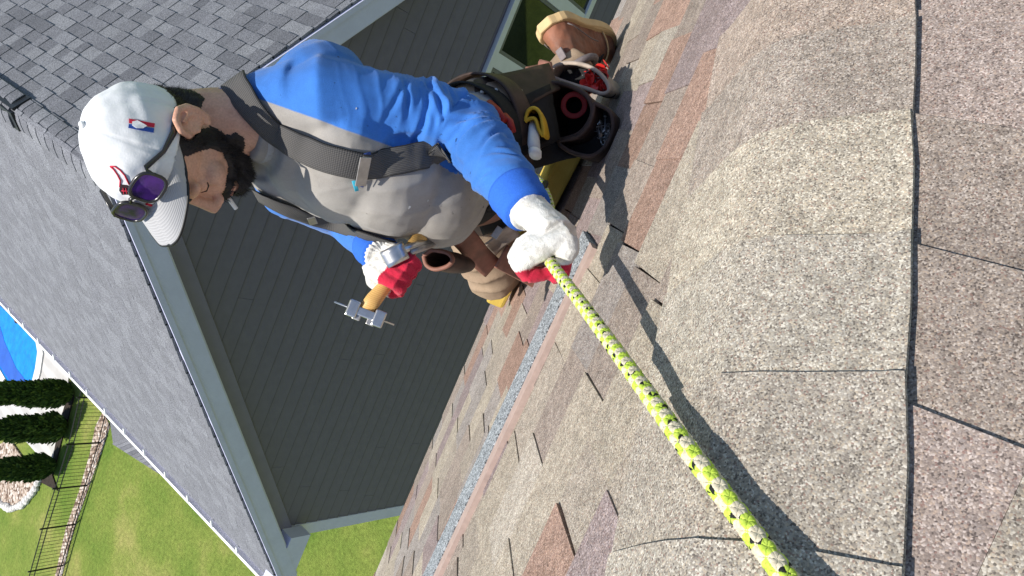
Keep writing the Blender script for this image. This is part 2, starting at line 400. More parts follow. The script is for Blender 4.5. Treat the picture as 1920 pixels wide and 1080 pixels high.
# near slope: rows along the level line
O_N = RP
def hip_clip_n(poly, gap):
    da, ds = RD@HN, RD@DN; n_a, n_s = -ds, da
    if n_a*(CN@HN)+n_s*(CN@DN) < 0: n_a, n_s = -n_a, -n_s
    L = math.hypot(n_a, n_s); n_a /= L; n_s /= L
    return clip(poly, n_a, n_s, gap)
p1_, p2_ = on(620, 1700, NN, RP), on(330, 1690, NN, RP)
sN = ((p1_-RP)@DN)
lo_a, hi_a = sorted((((-1.4)/HN[1]), (.55/HN[1])))
for ri in range(-5, 7):
    s = sN-EXP+ri*EXP                       # butt of row 0 lies on the photographed line
    a = lo_a+rnd.uniform(0, .2); tooth = rnd.random() < .5
    while a < hi_a:
        w = rnd.uniform(.22, .36)
        poly = [(a, s-.012), (a+w-.0003, s-.012), (a+w-.0003, s+EXP+rnd.uniform(-.001, .001)), (a, s+EXP+rnd.uniform(-.001, .001))]
        poly = hip_clip_n(poly, .05)
        if len(poly) >= 3:
            h0, h1 = (.0015, .0075) if tooth else (.0012, .0068)
            brown.append((poly, O_N, HN, DN, NN, (lambda p, q, h0=h0, h1=h1, s=s: h0+(h1-h0)*(q-s+.012)/(EXP+.012)), tone(rnd) if rnd.random() < .4 else (.88, .78, .77, 1)))
        a += w; tooth = not tooth
def bvis(b_):
    c_ = sum(b_[1]+b_[2]*p[0]+b_[3]*p[1] for p in b_[0])/len(b_[0])-CAM; d = c_@fwd
    if d < .1: return 1e3
    u, v = c_@right/d*F+540, c_@down/d*F+960
    return d if -150 < u < 1230 and 500 < v < 2150 else 1e3
brown.sort(key=bvis)
rest = MB()
for i, b_ in enumerate(brown):
    if i < 298 and bvis(b_) < 1e3: piece('shingle', *b_[:5], b_[5], house, M['shingle'], b_[6])
    else:
        poly, O_, A_, D_, N_f, top, c_ = b_
        bb = [O_+A_*p[0]+D_*p[1]-N_f*.003 for p in poly]; t_ = [O_+A_*p[0]+D_*p[1]+N_f*top(p[0], p[1]) for p in poly]
        if np.cross(np.array(t_[1])-t_[0], np.array(t_[2])-t_[1])@N_f < 0: bb = bb[::-1]; t_ = t_[::-1]
        rest.hexa(bb, t_)
ro = rest.build('shingle_field', M['shingle'], house); ro['kind'] = 'stuff'; ro.color = (.9, .86, .8, 1)
print('brown', len(brown), sum(bvis(b_) < 1e3 for b_ in brown))
# hip caps, each folded over the hip, every one lapping the next one down
cap0 = ((on(366, 1500, NN, RP)-RP)@RD)      # a cross edge in the photograph
HWID = .142
def cap_profile(q):                         # q from -HWID (near slope) to +HWID (far slope) -> offset vector
    r = .035
    # rounded fold: blend the two slopes
    k = 1/(1+math.exp(-q/.012)) if abs(q) < .12 else (1.0 if q > 0 else 0.0)
    base = CF*max(q, 0)+CN*max(-q, 0)
    fold = math.exp(-(q/.022)**2)*-.007
    return base, fold
NAV = nrm(NF+NN)
caps_tone = {0: (.93, .90, .85, 1), 1: (.98, .96, .90, 1), 2: (1.06, 1.02, .92, 1), 3: (.86, .80, .76, 1), 4: (.95, .84, .78, 1), -1: (1.02, 1.0, .95, 1), -2: (.9, .86, .82, 1)}
for k in range(-7, 16):
    e = cap0+(k)*EXP                        # lower edge of this cap, along the hip
    r2 = random.Random(100+k)
    qs = [-HWID+2*HWID*i/30 for i in range(31)]
    rowsv = []
    skew = r2.uniform(-.006, .006)
    for jj, (tt, lift) in enumerate(((e-EXP-.02, .0085), (e-EXP*.5, .011), (e, .0135))):
        line = []
        for q in qs:
            base, fold = cap_profile(q)
            n = nrm(NF*(1/(1+math.exp(-q/.008)))+NN*(1/(1+math.exp(q/.008))))
            wob = .0012*math.sin(q*37+k*2.1)*(jj == 2)
            edge = (1 if abs(q) > HWID-.001 else 0)
            ql = (1+r2.uniform(-.018, .018)*edge)
            line.append(RP+RD*(tt+(skew*q/HWID if jj else 0)+wob)+base*ql+n*lift+NAV*fold+NAV*0.004*math.exp(-((abs(q)-HWID)/.02)**2)*r2.uniform(.3, 1))
        rowsv.append(line)
    m = MB(); nq = len(qs)
    top = [p for l_ in rowsv for p in l_]; bot = [p-NAV*.0032 for l_ in rowsv for p in l_]
    fs_ = []
    for j in range(2):
        for i in range(nq-1):
            a_, b_, c_, d_ = j*nq+i, j*nq+i+1, (j+1)*nq+i+1, (j+1)*nq+i
            fs_ += [(a_, b_, c_, d_), tuple(x+3*nq for x in (d_, c_, b_, a_))]
    per = list(range(nq))+[nq+nq-1, 2*nq+nq-1]+list(range(3*nq-2, 2*nq-1, -1))+[nq]
    for i in range(len(per)):
        a_, b_ = per[i], per[(i+1) % len(per)]; fs_.append((b_, a_, a_+3*nq, b_+3*nq))
    me_ = m.add(top+bot, fs_)
    n_ = np.cross(np.array(top[1])-top[0], np.array(top[nq])-top[0])
    if n_@NAV < 0: me_.f = [f[::-1] for f in me_.f]
    o = me_.build('hip_cap', M['shingle'], house); o.color = caps_tone.get(k, tone(r2))
    # grey mineral strip and the smooth brown band along it
t = NT('grey_mineral_strip', .9, .2); v = t.n('ShaderNodeTexVoronoi', i_Scale=420, i_Vector=t.coord()); s_ = t.n('ShaderNodeSeparateColor'); t.l(v.outputs['Color'], s_.inputs[0])
t.color(t.ramp(s_.outputs[0], [(0, (.08, .085, .09)), (.25, (.24, .26, .28)), (.55, (.38, .41, .43)), (.8, (.16, .17, .18)), (.9, (.55, .58, .6))], 'CONSTANT')); t.bump(v.outputs['Distance'], .5, .001); M['mineral'] = t.m
M['smooth_brown'] = plain('worn_brown_band', (.40, .30, .26), .8, .12, 60, .3, .001)
sa = (onQ(1092, 480, NF, RP)-RP)@DF; 
pa, pb = onQ(1056, 560, NF, RP), onQ(815, 1080, NF, RP)
sdir = nrm(pb-pa); sA, sB = onQ(1112, 448, NF, RP), pb+sdir*.5
sdir = nrm(pb-sA); sB = pb+sdir*.5
sw = nrm(np.cross(NF, sdir)); sw = sw if sw@DF > 0 else -sw
MB().hexa([sA-sw*.05, sB-sw*.05, sB+sw*.05, sA+sw*.05][::-1], [p+NF*.0155 for p in (sA-sw*.05, sB-sw*.05, sB+sw*.05, sA+sw*.05)][::-1]).build('mineral_strip', M['mineral'], house)
MB().hexa([p-sw*.074 for p in (sA-sw*.021, sB-sw*.021, sB+sw*.021, sA+sw*.021)][::-1], [p-sw*.074+NF*.0135 for p in (sA-sw*.021, sB-sw*.021, sB+sw*.021, sA+sw*.021)][::-1]).build('lap_band', M['smooth_brown'], house)

# ---------------------------------------------------------------- grey house
WY = 6.0
wallp = np.array((0, WY, 0)); nW = np.array((0, -1.0, 0))
def W(x, y, d=0): return onQ(x, y, nW, (0, WY+d, 0))
gh = empty('grey_house', (-1.3, WY, 0)); tag(gh, 'charcoal sided house with grey shingled gable roof behind the worker', 'house')
OV = .22                                    # rake overhang
FY = WY-OV
AP = np.array((-1.24, FY, 0)); lA, lB = on(680, 222, nW, (0, FY, 0)), on(40, 523, nW, (0, FY, 0))
rA, rB = on(1080, 640, nW, (0, FY, 0)), on(1000, 528, nW, (0, FY, 0))
ml = (lA[2]-lB[2])/(lA[0]-lB[0]); mr = (rA[2]-rB[2])/(rA[0]-rB[0])
ax = (lA[2]-ml*lA[0]-rA[2]+mr*rA[0])/(mr-ml); az = lA[2]+ml*(ax-lA[0])
print('gable', ml, mr, ax, az)
PIT = math.atan((ml-mr)/2); 
XL = W(530, 1005)[0]; XR = 2*ax-XL
EAVL = on(-15, 549, nW, (0, FY, 0))[0]
zw = lambda x: az-.20-abs(x-ax)*math.tan(PIT)      # underside of roof at the wall
# gable wall core
m = MB(); m.hexa([(XL, WY+.02, 0), (XR, WY+.02, 0), (XR, WY+14, 0), (XL, WY+14, 0)], [(XL, WY+.02, zw(XL)), (XR, WY+.02, zw(XR)), (XR, WY+14, zw(XR)), (XL, WY+14, zw(XL))])
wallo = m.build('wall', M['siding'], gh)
m = MB(); m.hexa([(XL, WY+.02, zw(XL)), (XR, WY+.02, zw(XR)), (XR, WY+14, zw(XR)), (XL, WY+14, zw(XL))],
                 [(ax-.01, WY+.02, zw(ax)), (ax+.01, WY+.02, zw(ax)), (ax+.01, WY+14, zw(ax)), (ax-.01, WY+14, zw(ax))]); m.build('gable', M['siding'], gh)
# window opening in wall coordinates
w_tl = W(905, 152); w_tr = W(965, 8)
WX0 = W(918, 118)[0]-.52; WX1 = W(1040, 0)[0]+.9; WZ1 = (w_tl[2]+w_tr[2])/2; WZ0 = WZ1-1.25
# lap siding, board by board
LAP = .178
z = 0.0; rb = random.Random(5); nb_ = 0
zt = zw(ax)
while z < zt-.03:
    z1 = z+LAP
    xl, xr = XL+.0, XR
    if z1 > zw(XL): 
        hw = (az-.20-z1)/math.tan(PIT); 
        if hw < .06: break
    x = xl-rb.uniform(0, 7)
    while x < xr:
        L = 7.3; a, b = max(x, xl), min(x+L-.003, xr); x += L
        if b-a < .02: continue
        if z1 < CH-14: continue
        spans = [(a, b)]
        if z < WZ1 and z1 > WZ0:            # stop at the window
            spans = [(a, min(b, WX0)), (max(a, WX1), b)]
        for a2, b2 in spans:
            if b2-a2 < .05: continue
            poly = [(a2, z), (b2, z), (b2, z1), (a2, z1)]
            T = math.tan(PIT)
            poly = clip(poly, 1/1, -1/T, ax-(az-.20)/T); poly = clip(poly, -1, -1/T, -ax-(az-.20)/T)
            if len(poly) < 3: continue
            if z1 < 3.2: continue           # hidden low boards are covered by the plain wall
            fr = [(p[0], WY-.004-.016*(1-(p[1]-z)/LAP)-.002, p[1]) for p in poly]; bk = [(p[0], WY+.0195, p[1]) for p in poly]
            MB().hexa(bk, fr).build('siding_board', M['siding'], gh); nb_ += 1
    z = z1
print('boards', nb_)
# window
fr_ = M['white_metal']
win = MB(); win.aabb(WX0, WX1, WY-.005, WY+.0195, WZ0, WZ1); wo = win.build('window', M['glass'], gh)
def wbar(x0, x1, z0, z1, d=.045, mat=None, name='window_frame'): MB().aabb(x0, x1, WY-d, WY+.018, z0, z1).build(name, mat or M['window_paint'], wo, bevel=.004)
wbar(WX0-.07, WX1+.07, WZ1-.02, WZ1+.065); wbar(WX0-.07, WX1+.07, WZ0-.09, WZ0)
wbar(WX0-.07, WX0, WZ0, WZ1-.02); wbar(WX1, WX1+.07, WZ0, WZ1-.02)
mx0 = W(921, 108)[0]
wbar(mx0-.085, mx0+.085, WZ0, WZ1-.02, .04, name='mullion'); mx1 = W(1045, 2)[0]; wbar(mx1-.08, mx1+.08, WZ0, WZ1-.02, .04, name='mullion')
M['sash'] = plain('olive_sash', (.19, .195, .18), .5)
for a_, b_ in ((WX0, mx0-.085), (mx0+.085, mx1-.08), (mx1+.08, WX1)):
    for (x0, x1, z0, z1) in ((a_, b_, WZ1-.075, WZ1-.02), (a_, a_+.045, WZ0, WZ1-.075), (b_-.045, b_, WZ0, WZ1-.075)):
        MB().aabb(x0, x1, WY-.02, WY+.017, z0, z1).build('sash', M['sash'], wo)
# corner boards
for X0, X1 in ((XL-.02, XL+.15), (XR-.15, XR+.02)): MB().aabb(X0, X1, WY-.028, WY+.06, 0, zw(XL)-.0).build('corner_board', M['trim'], gh)
# roof slabs
RL = 5.35/ math.cos(0)                       # slope length
SL = math.hypot(1, math.tan(PIT)); cp, sp_ = math.cos(PIT), math.sin(PIT)
ELx = EAVL; slopeL = (ax-ELx)/cp
Lv = {-1: np.array((-cp, 0, -sp_)), 1: np.array((cp, 0, -sp_))}; Nv = {-1: np.array((-sp_, 0, cp)), 1: np.array((sp_, 0, cp))}
apex = np.array((ax, FY, az)); YA = nrm(ray(1691, -1114)); YA = YA/YA[1]; YLEN = 17.0; print('YA', YA)
for sgn in (-1, 1):
    a, n, l = apex, Nv[sgn], Lv[sgn]*slopeL
    pts = [a, a+YA*YLEN, a+YA*YLEN+l, a+l]
    if sgn == 1: pts = pts
    else: pts = pts[::-1]
    pts = pts[::-1] if np.cross(pts[1]-pts[0], pts[2]-pts[1])@n < 0 else pts
    MB().hexa([p-n*.16 for p in pts], [p-n*.02 for p in pts]).build('roof_deck', M['asphalt_edge'], gh)
    # rake fascia: painted board with a thin cap strip, its face turned to the camera
    def strip_(off0, off1, y0, y1, name, mat, s0=0.0, s1=None):
        s1 = slopeL if s1 is None else s1
        A0, A1 = apex+Lv[sgn]*s0, apex+Lv[sgn]*s1
        q = [(A0-n*off1), (A1-n*off1), (A1-n*off0), (A0-n*off0)]
        MB().hexa([np.array((p[0], y0, p[2])) for p in q], [np.array((p[0], y1, p[2])) for p in q]).build(name, mat, gh)
    strip_(.022, .25, FY-.025, FY-.001, 'rake_fascia', M['trim'])
    strip_(.022, .075, FY-.042, FY-.027, 'rake_moulding', M['trim'])
    if sgn == -1: strip_(.22, .46, WY-.045, WY-.024, 'frieze_board', M['trim_grey'], s0=.1, s1=slopeL-.42)
    # soffit
    strip_(.255, .27, FY, WY-.03, 'soffit', M['trim'])
# eave return at the left corner
xb, zb = XL-.0, zw(XL)
MB().aabb(ELx-.02, XL+.15, FY-.02, WY-.046, zb-.42, zb-.12).build('eave_return', M['trim'], gh)
# grey shingles: 300 nearest right-hand ones as pieces, the rest as one mass
GT = [(.225, .23, .25), (.25, .257, .277), (.195, .20, .218), (.275, .282, .30), (.17, .175, .192), (.215, .22, .238)]
GEX = .15
pieces = []
rg = random.Random(3)
for sgn in (1, -1):
    s = slopeL
    r = 0
    while s > .02:
        y = -rg.uniform(0, .3); tooth = rg.random() < .5
        while y < YLEN:
            w = rg.uniform(.12, .26)
            y0, y1 = max(y, -.015), min(y+w-(.004 if sgn == 1 else .001), YLEN)
            if y1-y0 > .02: pieces.append((sgn, max(s-GEX-.015, .0), s+(.012 if r == 0 else 0), y0, y1, tooth, rg.choice(GT) if sgn == 1 else rg.choice((GT[0], GT[1], GT[5])))) 
            y += w; tooth = not tooth
        s -= GEX; r += 1
def gquad(pc):
    sgn, s0, s1, y0, y1, tooth, c_ = pc
    n, l = Nv[sgn], Lv[sgn]; h = ((.004, .016) if sgn == 1 else (.001, .0105)) if tooth else (.001, .009)
    top = [apex+l*s0+YA*y0+n*h[0], apex+l*s1+YA*y0+n*h[1], apex+l*s1+YA*y1+n*h[1], apex+l*s0+YA*y1+n*h[0]]
    bot = [p-n*(.018 if i in (0, 3) else .024) for i, p in enumerate(top)]
    if np.cross(top[1]-top[0], top[2]-top[1])@n < 0: top, bot = top[::-1], bot[::-1]
    return bot, top
def vis(pc):
    c_ = np.mean(gquad(pc)[1], 0)-CAM; d = c_@fwd
    u, v = c_@right/d*F+540, c_@down/d*F+960
    return d if (pc[0] == 1 and -20 < u < 1100 and -20 < v < 700) else 1e3+d
pieces.sort(key=vis)
by = {}
for i, pc in enumerate(pieces):
    if i < 298:
        b_, t_ = gquad(pc); o = MB().hexa(b_, t_).build('shingle', M['grey_shingle'], gh); o.color = (*pc[6], 1)
    else: by.setdefault(GT.index(pc[6]), MB()).hexa(*gquad(pc))
for k, m in by.items():
    o = m.build('shingle_field', M['grey_shingle'], gh); o.color = (*GT[k], 1); o['kind'] = 'stuff'
# ridge caps and ridge vent
def ridge_prof(hw, lift, y0, y1, th=.012, name='ridge_cap', mat=None, color=None):
    qs = np.linspace(-hw, hw, 13); top0, top1 = [], []
    for q in qs:
        sg = 1 if q > 0 else -1; rr = math.exp(-(q/.05)**2)
        p = apex+Lv[sg]*abs(q)+Nv[sg]*lift-np.array((0, 0, 1))*rr*.018
        top0.append(p+YA*y0); top1.append(p+YA*y1+np.array((0, 0, -.008)))
    nq = len(qs); vs_ = top0+top1+[p-np.array((0, 0, th)) for p in top0]+[p-np.array((0, 0, th)) for p in top1]
    fs_ = [(i+1, i, nq+i, nq+i+1) for i in range(nq-1)]+[(2*nq+i, 2*nq+i+1, i+1, i)[::1] for i in range(nq-1)]+[(nq+i, 3*nq+i, 3*nq+i+1, nq+i+1) for i in range(nq-1)]
    fs_ += [(0, 2*nq, 3*nq, nq), (nq-1, 2*nq-1, 4*nq-1, 3*nq-1)]
    o = MB().add(vs_, fs_).build(name, mat or M['grey_shingle'], gh, smooth=False)
    if color: o.color = color
    return o
VENT0 = 1.55
y = -.02
while y < YLEN-.2:
    v_ = y > VENT0-.05
    ridge_prof(.16, .048 if v_ else .024, y, y+.19, name='ridge_cap', color=(*rg.choice(GT[:4]), 1)); y += .165
m = MB()
for sg in (1, -1): m.hexa(*[[apex+Lv[sg]*q+Nv[sg]*h+YA*yy for (q, yy) in ((.0, VENT0), (.175, VENT0), (.175, YLEN), (0, YLEN))] for h in ((.008, .034) if True else 0)])
m.build('ridge_vent', M['black_metal'], gh)
# left eave gutter with hangers
gx, gz = ELx-.05, (apex+Lv[-1]*slopeL)[2]
g0 = np.array((gx, FY-.03, gz)); XA = np.array((1.0, 0, 0))
def run(x0, x1, z0, z1, name, mat, parent):
    q = [g0+XA*x0+UPZ*z0, g0+XA*x1+UPZ*z0, g0+XA*x1+UPZ*z1, g0+XA*x0+UPZ*z1]
    return MB().hexa([p+YA*YLEN for p in q], q).build(name, mat, parent)
UPZ = np.array((0, 0, 1.0))
run(-.075, .035, -.17, -.155, 'gutter_floor', M['white_metal'], gh)
gut = run(-.085, -.05, -.155, -.005, 'gutter', M['white_metal'], gh)
for k in range(27):
    y = .3+k*.60; p = g0+YA*y; MB().tube([p+(-.075, 0, -.012), p+(.05, 0, .045)], .016, 6).build('hanger', M['white_metal'], gut)
run(.02, .044, -.2, -.06, 'eave_fascia', M['trim'], gh)
# floodlights standing on the eave
def floodlight(px, label):
    b = onQ(px[0], px[1], Nv[-1], apex); o = empty('floodlight', tuple(b)); tag(o, label, 'lamp', 'floodlights on the left eave')
    g_ = g0+YA*(b[1]-FY)+np.array((-.02, 0, .02)); m = MB(); m.tube([g_, g_+(0.02, 0, .16), b+Nv[-1]*.20], .022, 8); m.build('arm', M['black_metal'], o)
    d = nrm(np.array((.5, -.35, -.5))); c_ = b+Nv[-1]*.20; m = MB(); m.tube([c_-d*.05, c_, c_+d*.16], [.05, .075, .14], 12); m.build('lamp_head', M['black_metal'], o)
floodlight((52, 592), 'black floodlight on the eave in front of the pool')
floodlight((12, 516), 'black floodlight on the eave higher up, at the photo edge')
# lower porch roof beyond the gutter
pr = empty('porch_roof', tuple(G(240, 850)+np.array((0, 0, 0)))); tag(pr, 'low grey shingled porch roof corner showing past the gutter', 'roof')
pz = 3.0; pp = [G(x, y, pz) for x, y in ((203, 768), (212, 832), (300, 888), (360, 840), (260, 740))]
nporch = len(pp)
slabp = MB().hexa([(p[0], p[1], pz-.15) for p in ccw(pp)], [(p[0], p[1], pz) for p in ccw(pp)]).build('roof_slab', M['grey_shingle'], pr); slabp.color = (.2, .205, .22, 1)
c0 = sum(pp)/nporch
for k in range(12):
    f0 = pp[1]+(pp[2]-pp[1])*k/12; d = nrm(np.cross((0, 0, 1), pp[2]-pp[1])); 
    MB().hexa([f0+(0, 0, .001), f0+(pp[2]-pp[1])/12*.93+(0, 0, .001), f0+(pp[2]-pp[1])/12*.93+(pp[4]-pp[0])*.5+(0, 0, .001), f0+(pp[4]-pp[0])*.5+(0, 0, .001)], [f0+(0, 0, .03), f0+(pp[2]-pp[1])/12*.93+(0, 0, .03), f0+(pp[2]-pp[1])/12*.93+(pp[4]-pp[0])*.5+(0, 0, .012), f0+(pp[4]-pp[0])*.5+(0, 0, .012)]).build('shingle', M['grey_shingle'], pr).color = (*GT[k % 6], 1)
MB().aabb(c0[0]-.1, c0[0]+.1, c0[1]-.1, c0[1]+.1, 0, pz-.15).build('post', M['trim'], pr)
# ---------------------------------------------------------------- the worker
from mathutils.bvhtree import BVHTree
def union(mb, voxel, smooth=6, fac=.5):
    """join the shapes in mb into one continuous skin; returns verts, faces"""
    me = bpy.data.meshes.new('tmp'); me.from_pydata(mb.v, [], mb.f); me.update()
    o = bpy.data.objects.new('tmp', me); col.objects.link(o)
    r = o.modifiers.new('r', 'REMESH'); r.mode = 'VOXEL'; r.voxel_size = voxel
    if smooth: s = o.modifiers.new('s', 'SMOOTH'); s.factor = fac; s.iterations = smooth
    dg = bpy.context.evaluated_depsgraph_get(); ev = o.evaluated_get(dg); m2 = ev.to_mesh()
    v = np.empty(len(m2.vertices)*3); m2.vertices.foreach_get('co', v); v = v.reshape(-1, 3)
    f = [tuple(p.vertices) for p in m2.polygons]
    ev.to_mesh_clear(); bpy.data.objects.remove(o); bpy.data.meshes.remove(me)
    return v, f
def normals(v, f):
    n = np.zeros_like(v); q = np.array([x if len(x) == 4 else (*x, x[2]) for x in f])
    fn = np.cross(v[q[:, 2]]-v[q[:, 0]], v[q[:, 3]]-v[q[:, 1]])
    for k in range(4): np.add.at(n, q[:, k], fn)
    return n/np.maximum(np.linalg.norm(n, axis=1, keepdims=True), 1e-12)
def nz(p, s, o=0.0): return mnoise.noise((p[0]*s+o, p[1]*s-o, p[2]*s+2*o))
def nzv(v, s, o=0.0): return np.array([mnoise.noise((p[0]*s+o, p[1]*s-o, p[2]*s+2*o)) for p in v])
def attr(o, name, vals):
    a = o.data.attributes.new(name, 'FLOAT', 'POINT'); a.data.foreach_set('value', np.asarray(vals, dtype=np.float32))
def skin(name, vf, mat, parent, **attrs):
    o = obj(name, vf[0], vf[1], mat, parent, smooth=True)
    for k, a in attrs.items(): attr(o, k, a)
    return o
def bvh(vf): return BVHTree.FromPolygons([Vector(p) for p in vf[0]], vf[1])
def hit(tree, x, y, off=0.0):
    """where the pixel's sight line meets a surface"""
    d = Vector(nrm(ray(1080-y, x))); h = tree.ray_cast(Vector(CAM), d)
    if h[0] is None: return None
    n = h[1] if h[1].dot(d) < 0 else -h[1]
    return np.array(h[0]+n*off), np.array(n)
def attr_mat(name, cols, rough=.85, sharp=.0015, wob=.004, wscale=60, weave=None, spec=.2, var=.12, bump=.25):
    """cloth in two dyes: attribute 'side' > 0 takes the second colour"""
    t = NT(name, rough, spec)
    a = t.n('ShaderNodeAttribute', attribute_name='side').outputs['Fac']
    n = t.noise(wscale, 3); a2 = t.math('ADD', a, t.math('MULTIPLY', t.math('SUBTRACT', n, .5), wob*2))
    k = t.n('ShaderNodeMapRange'); t.l(a2, k.inputs[0]); k.inputs[1].default_value = -sharp; k.inputs[2].default_value = sharp
    fine = t.noise(900, 2); med = t.noise(14, 5)
    c_ = []
    for cc in cols:
        c1 = t.ramp(med, [(.3, tuple(x*(1-var) for x in cc)), (.7, tuple(min(1, x*(1+var)) for x in cc))])
        c_.append(t.mix(.5, c1, t.ramp(fine, [(.3, (.75,)*3), (.7, (1.2,)*3)]), 'MULTIPLY'))
    t.color(t.mix(k.outputs[0], c_[0], c_[1])); t.bump(fine, bump, .0015)
    try: t.b.inputs['Sheen Weight'].default_value = .15
    except Exception: pass
    return t

GROUND_F = lambda p: (np.array(p)-RP)@NF      # height over the far slope
base = Q(1010, 330, 1.85); base = base-NF*GROUND_F(base)
man = empty('person', tuple(base)); tag(man, 'kneeling worker in white cap, grey and blue shirt, gloves and dark tool belt', 'person')
# --- head frame
psi, pit = R(36), R(29)
f0 = np.array((-math.cos(psi), -math.sin(psi), 0)); up0 = np.array((0, 0, 1.0))
HF = f0*math.cos(pit)-up0*math.sin(pit); HU = up0*math.cos(pit)+f0*math.sin(pit); HL = np.cross(HU, HF)
HM = np.array((HF, HL, HU)).T
HC = Q(314, 276, 1.24)
ZC = .95                                    # lower face shortened
def hd(x, y, z): return HC+HM@np.array((x, y, z if z > -.03 else -.03+(z+.03)*ZC))
NECK = Q(468, 226, 1.31)
SHL, ELL_, WRL = Q(605, 182, 1.27), Q(868, 226, 1.37), Q(985, 388, 1.205)
SHR, ELR, WRR = Q(545, 350, 1.47), Q(650, 405, 1.63), Q(712, 475, 1.44)
PEL = Q(910, 275, 1.70)
print('arm L', np.linalg.norm(SHL-ELL_), np.linalg.norm(ELL_-WRL), 'R', np.linalg.norm(SHR-ELR), np.linalg.norm(ELR-WRR), 'trunk', np.linalg.norm(PEL-NECK))
# --- skin: head and neck
m = MB(); H = lambda c, r, nu=20, nv=14: m.ell(hd(*c), *r, HM, nu, nv)
H((-.012, 0, .03), (.100, .077, .095)); H((.042, 0, -.024), (.050, .059, .070)); H((.056, 0, -.072), (.036, .041, .026))
for s in (1, -1):
    H((.079, s*.026, .022), (.016, .030, .012)); H((.066, s*.043, -.026), (.024, .020, .022)); H((.075, s*.031, -.001), (.0135, .015, .011))
    H((.107, s*.012, -.040), (.011, .008, .008)); H((.016, s*.053, -.034), (.035, .014, .030)); H((.036, s*.040, -.062), (.030, .013, .020))
m.tube([hd(.082, 0, .016), hd(.100, 0, -.008), hd(.117, 0, -.032), hd(.112, 0, -.042)], [.009, .0095, .0125, .010], 12)
H((.078, 0, -.042), (.024, .036, .032)); H((.088, 0, -.062), (.016, .028, .016)); H((.098, 0, -.066), (.011, .024, .007)); H((.094, 0, -.080), (.012, .022, .008)); H((.088, 0, -.104), (.020, .025, .018))
nb0 = hd(-.035, 0, -.05); m.tube([hd(-.02, 0, .0), nb0, (nb0+NECK)/2-HF*.004, NECK, NECK+(NECK-nb0)*.35], [.05, .054, .053, .055, .055], 20)
m.tube([hd(.01, 0, -.065), hd(-.02, 0, -.11), NECK+HF*.015], [.04, .046, .05], 16)
JAW = {s: [hd(.014, s*.054, -.012), hd(.010, s*.051, -.040), hd(.014, s*.047, -.070), hd(.056, s*.033, -.102), hd(.088, s*.010, -.116)] for s in (1, -1)}
for s in (1, -1): m.tube(JAW[s], [.010, .012, .014, .015, .017], 12)
# ear
for s in (1, -1):
    ec = np.array((-.012, s*.079, .006))
    m.tube([hd(*(ec+np.array(q)*(1, s, 1))) for q in ((.012, -.006, -.004), (.016, .006, .014), (.008, .014, .030), (-.010, .019, .034), (-.024, .020, .022), (-.026, .018, .002), (-.018, .013, -.018), (-.006, .007, -.032), (.006, .002, -.034))], [.005, .0058, .006, .0062, .0062, .006, .0058, .0075, .006], 8)
    m.ell(hd(*(ec+np.array((-.008, s*.004, 0)))), .022, .006, .030, HM)
    m.tube([hd(*(ec+np.array(q)*(1, s, 1))) for q in ((-.004, .012, .018), (-.014, .014, .004), (-.010, .011, -.014), (.002, .007, -.018))], .0042, 7)
    m.tube([hd(*(ec+np.array(q)*(1, s, 1))) for q in ((.010, .002, -.002), (.010, .006, -.012))], .006, 7)
hv, hf = union(m, .0026, 4, .4)
loc = (hv-HC)@HM                            # head-local coordinates
t = NT('skin', .5, .35)
c = t.ramp(t.noise(28, 5), [(.3, (.52, .28, .19)), (.7, (.66, .39, .275))]); c = t.mix(.35, c, t.ramp(t.noise(260, 3), [(.3, (.6,)*3), (.7, (1.25,)*3)]), 'MULTIPLY')
t.color(c); t.bump(t.noise(700, 2), .2, .0006); t.b.inputs['Subsurface Weight'].default_value = .12; t.b.inputs['Subsurface Radius'].default_value = (.008, .003, .0015); M['skin'] = t.m
body = skin('body', (hv, hf), M['skin'], man)
# --- hair and beard: shells raised from the skin with short strands
t = NT('dark_hair', .55, .4); t.color(t.ramp(t.noise(700, 3), [(.3, (.0045, .0032, .003)), (.75, (.022, .016, .015))])); t.bump(t.noise(900, 3), .5, .0015); M['hair'] = t.m
hn = normals(hv, hf)
x_, y_, z_ = loc[:, 0], loc[:, 1], np.where(loc[:, 2] > -.03, loc[:, 2], -.03+(loc[:, 2]+.03)/ZC); ay = np.abs(y_)
edge_n = nzv(loc, 60)*.003+nzv(loc, 220)*.002
def shell(name, w, depth, strands, length, sd_dir, seed):
    """w>0 inside; depth grows with w"""
    keep = w > 0; idx = -np.ones(len(hv), int); idx[keep] = np.arange(keep.sum())
    k_ = np.clip(w/.012, 0, 1)
    dv = hv+hn*(depth*k_+.0006*k_)[:, None]+hn*(nzv(loc, 120, 3.0)*.0010*k_)[:, None]
    fs_ = [tuple(idx[i] for i in f) for f in hf if all(keep[i] for i in f)]
    vs_ = list(dv[keep]); rr = random.Random(seed); ids = np.nonzero(w > -.007)[0]
    for q in range(strands):
        i = ids[rr.randrange(len(ids))]
        if rr.random() > k_[i]*1.0+(.25 if w[i] > 0 else .16+.02*w[i]/.001): continue
        d = nrm(hn[i]*.6+HM@np.array(sd_dir)+np.array((rr.gauss(0, .2), rr.gauss(0, .2), rr.gauss(0, .2))))
        L = length*(.5+rr.random())*(.4+.6*k_[i]); s_ = nrm(np.cross(d, (rr.gauss(0, 1), rr.gauss(0, 1), rr.gauss(0, 1))))*.00032
        p = dv[i]-hn[i]*.001; n = len(vs_); vs_ += [p-s_, p+s_, p+d*L]; fs_.append((n, n+1, n+2))
    return obj(name, vs_, fs_, M['hair'], body, smooth=True)
jaw = -.040-(.052-np.clip(x_, -.02, .06))*-.0 
upper = np.where(x_ < .03, .02, -.052-.55*(np.clip(x_, .03, .2)-.03)*.0)     # upper limit of beard
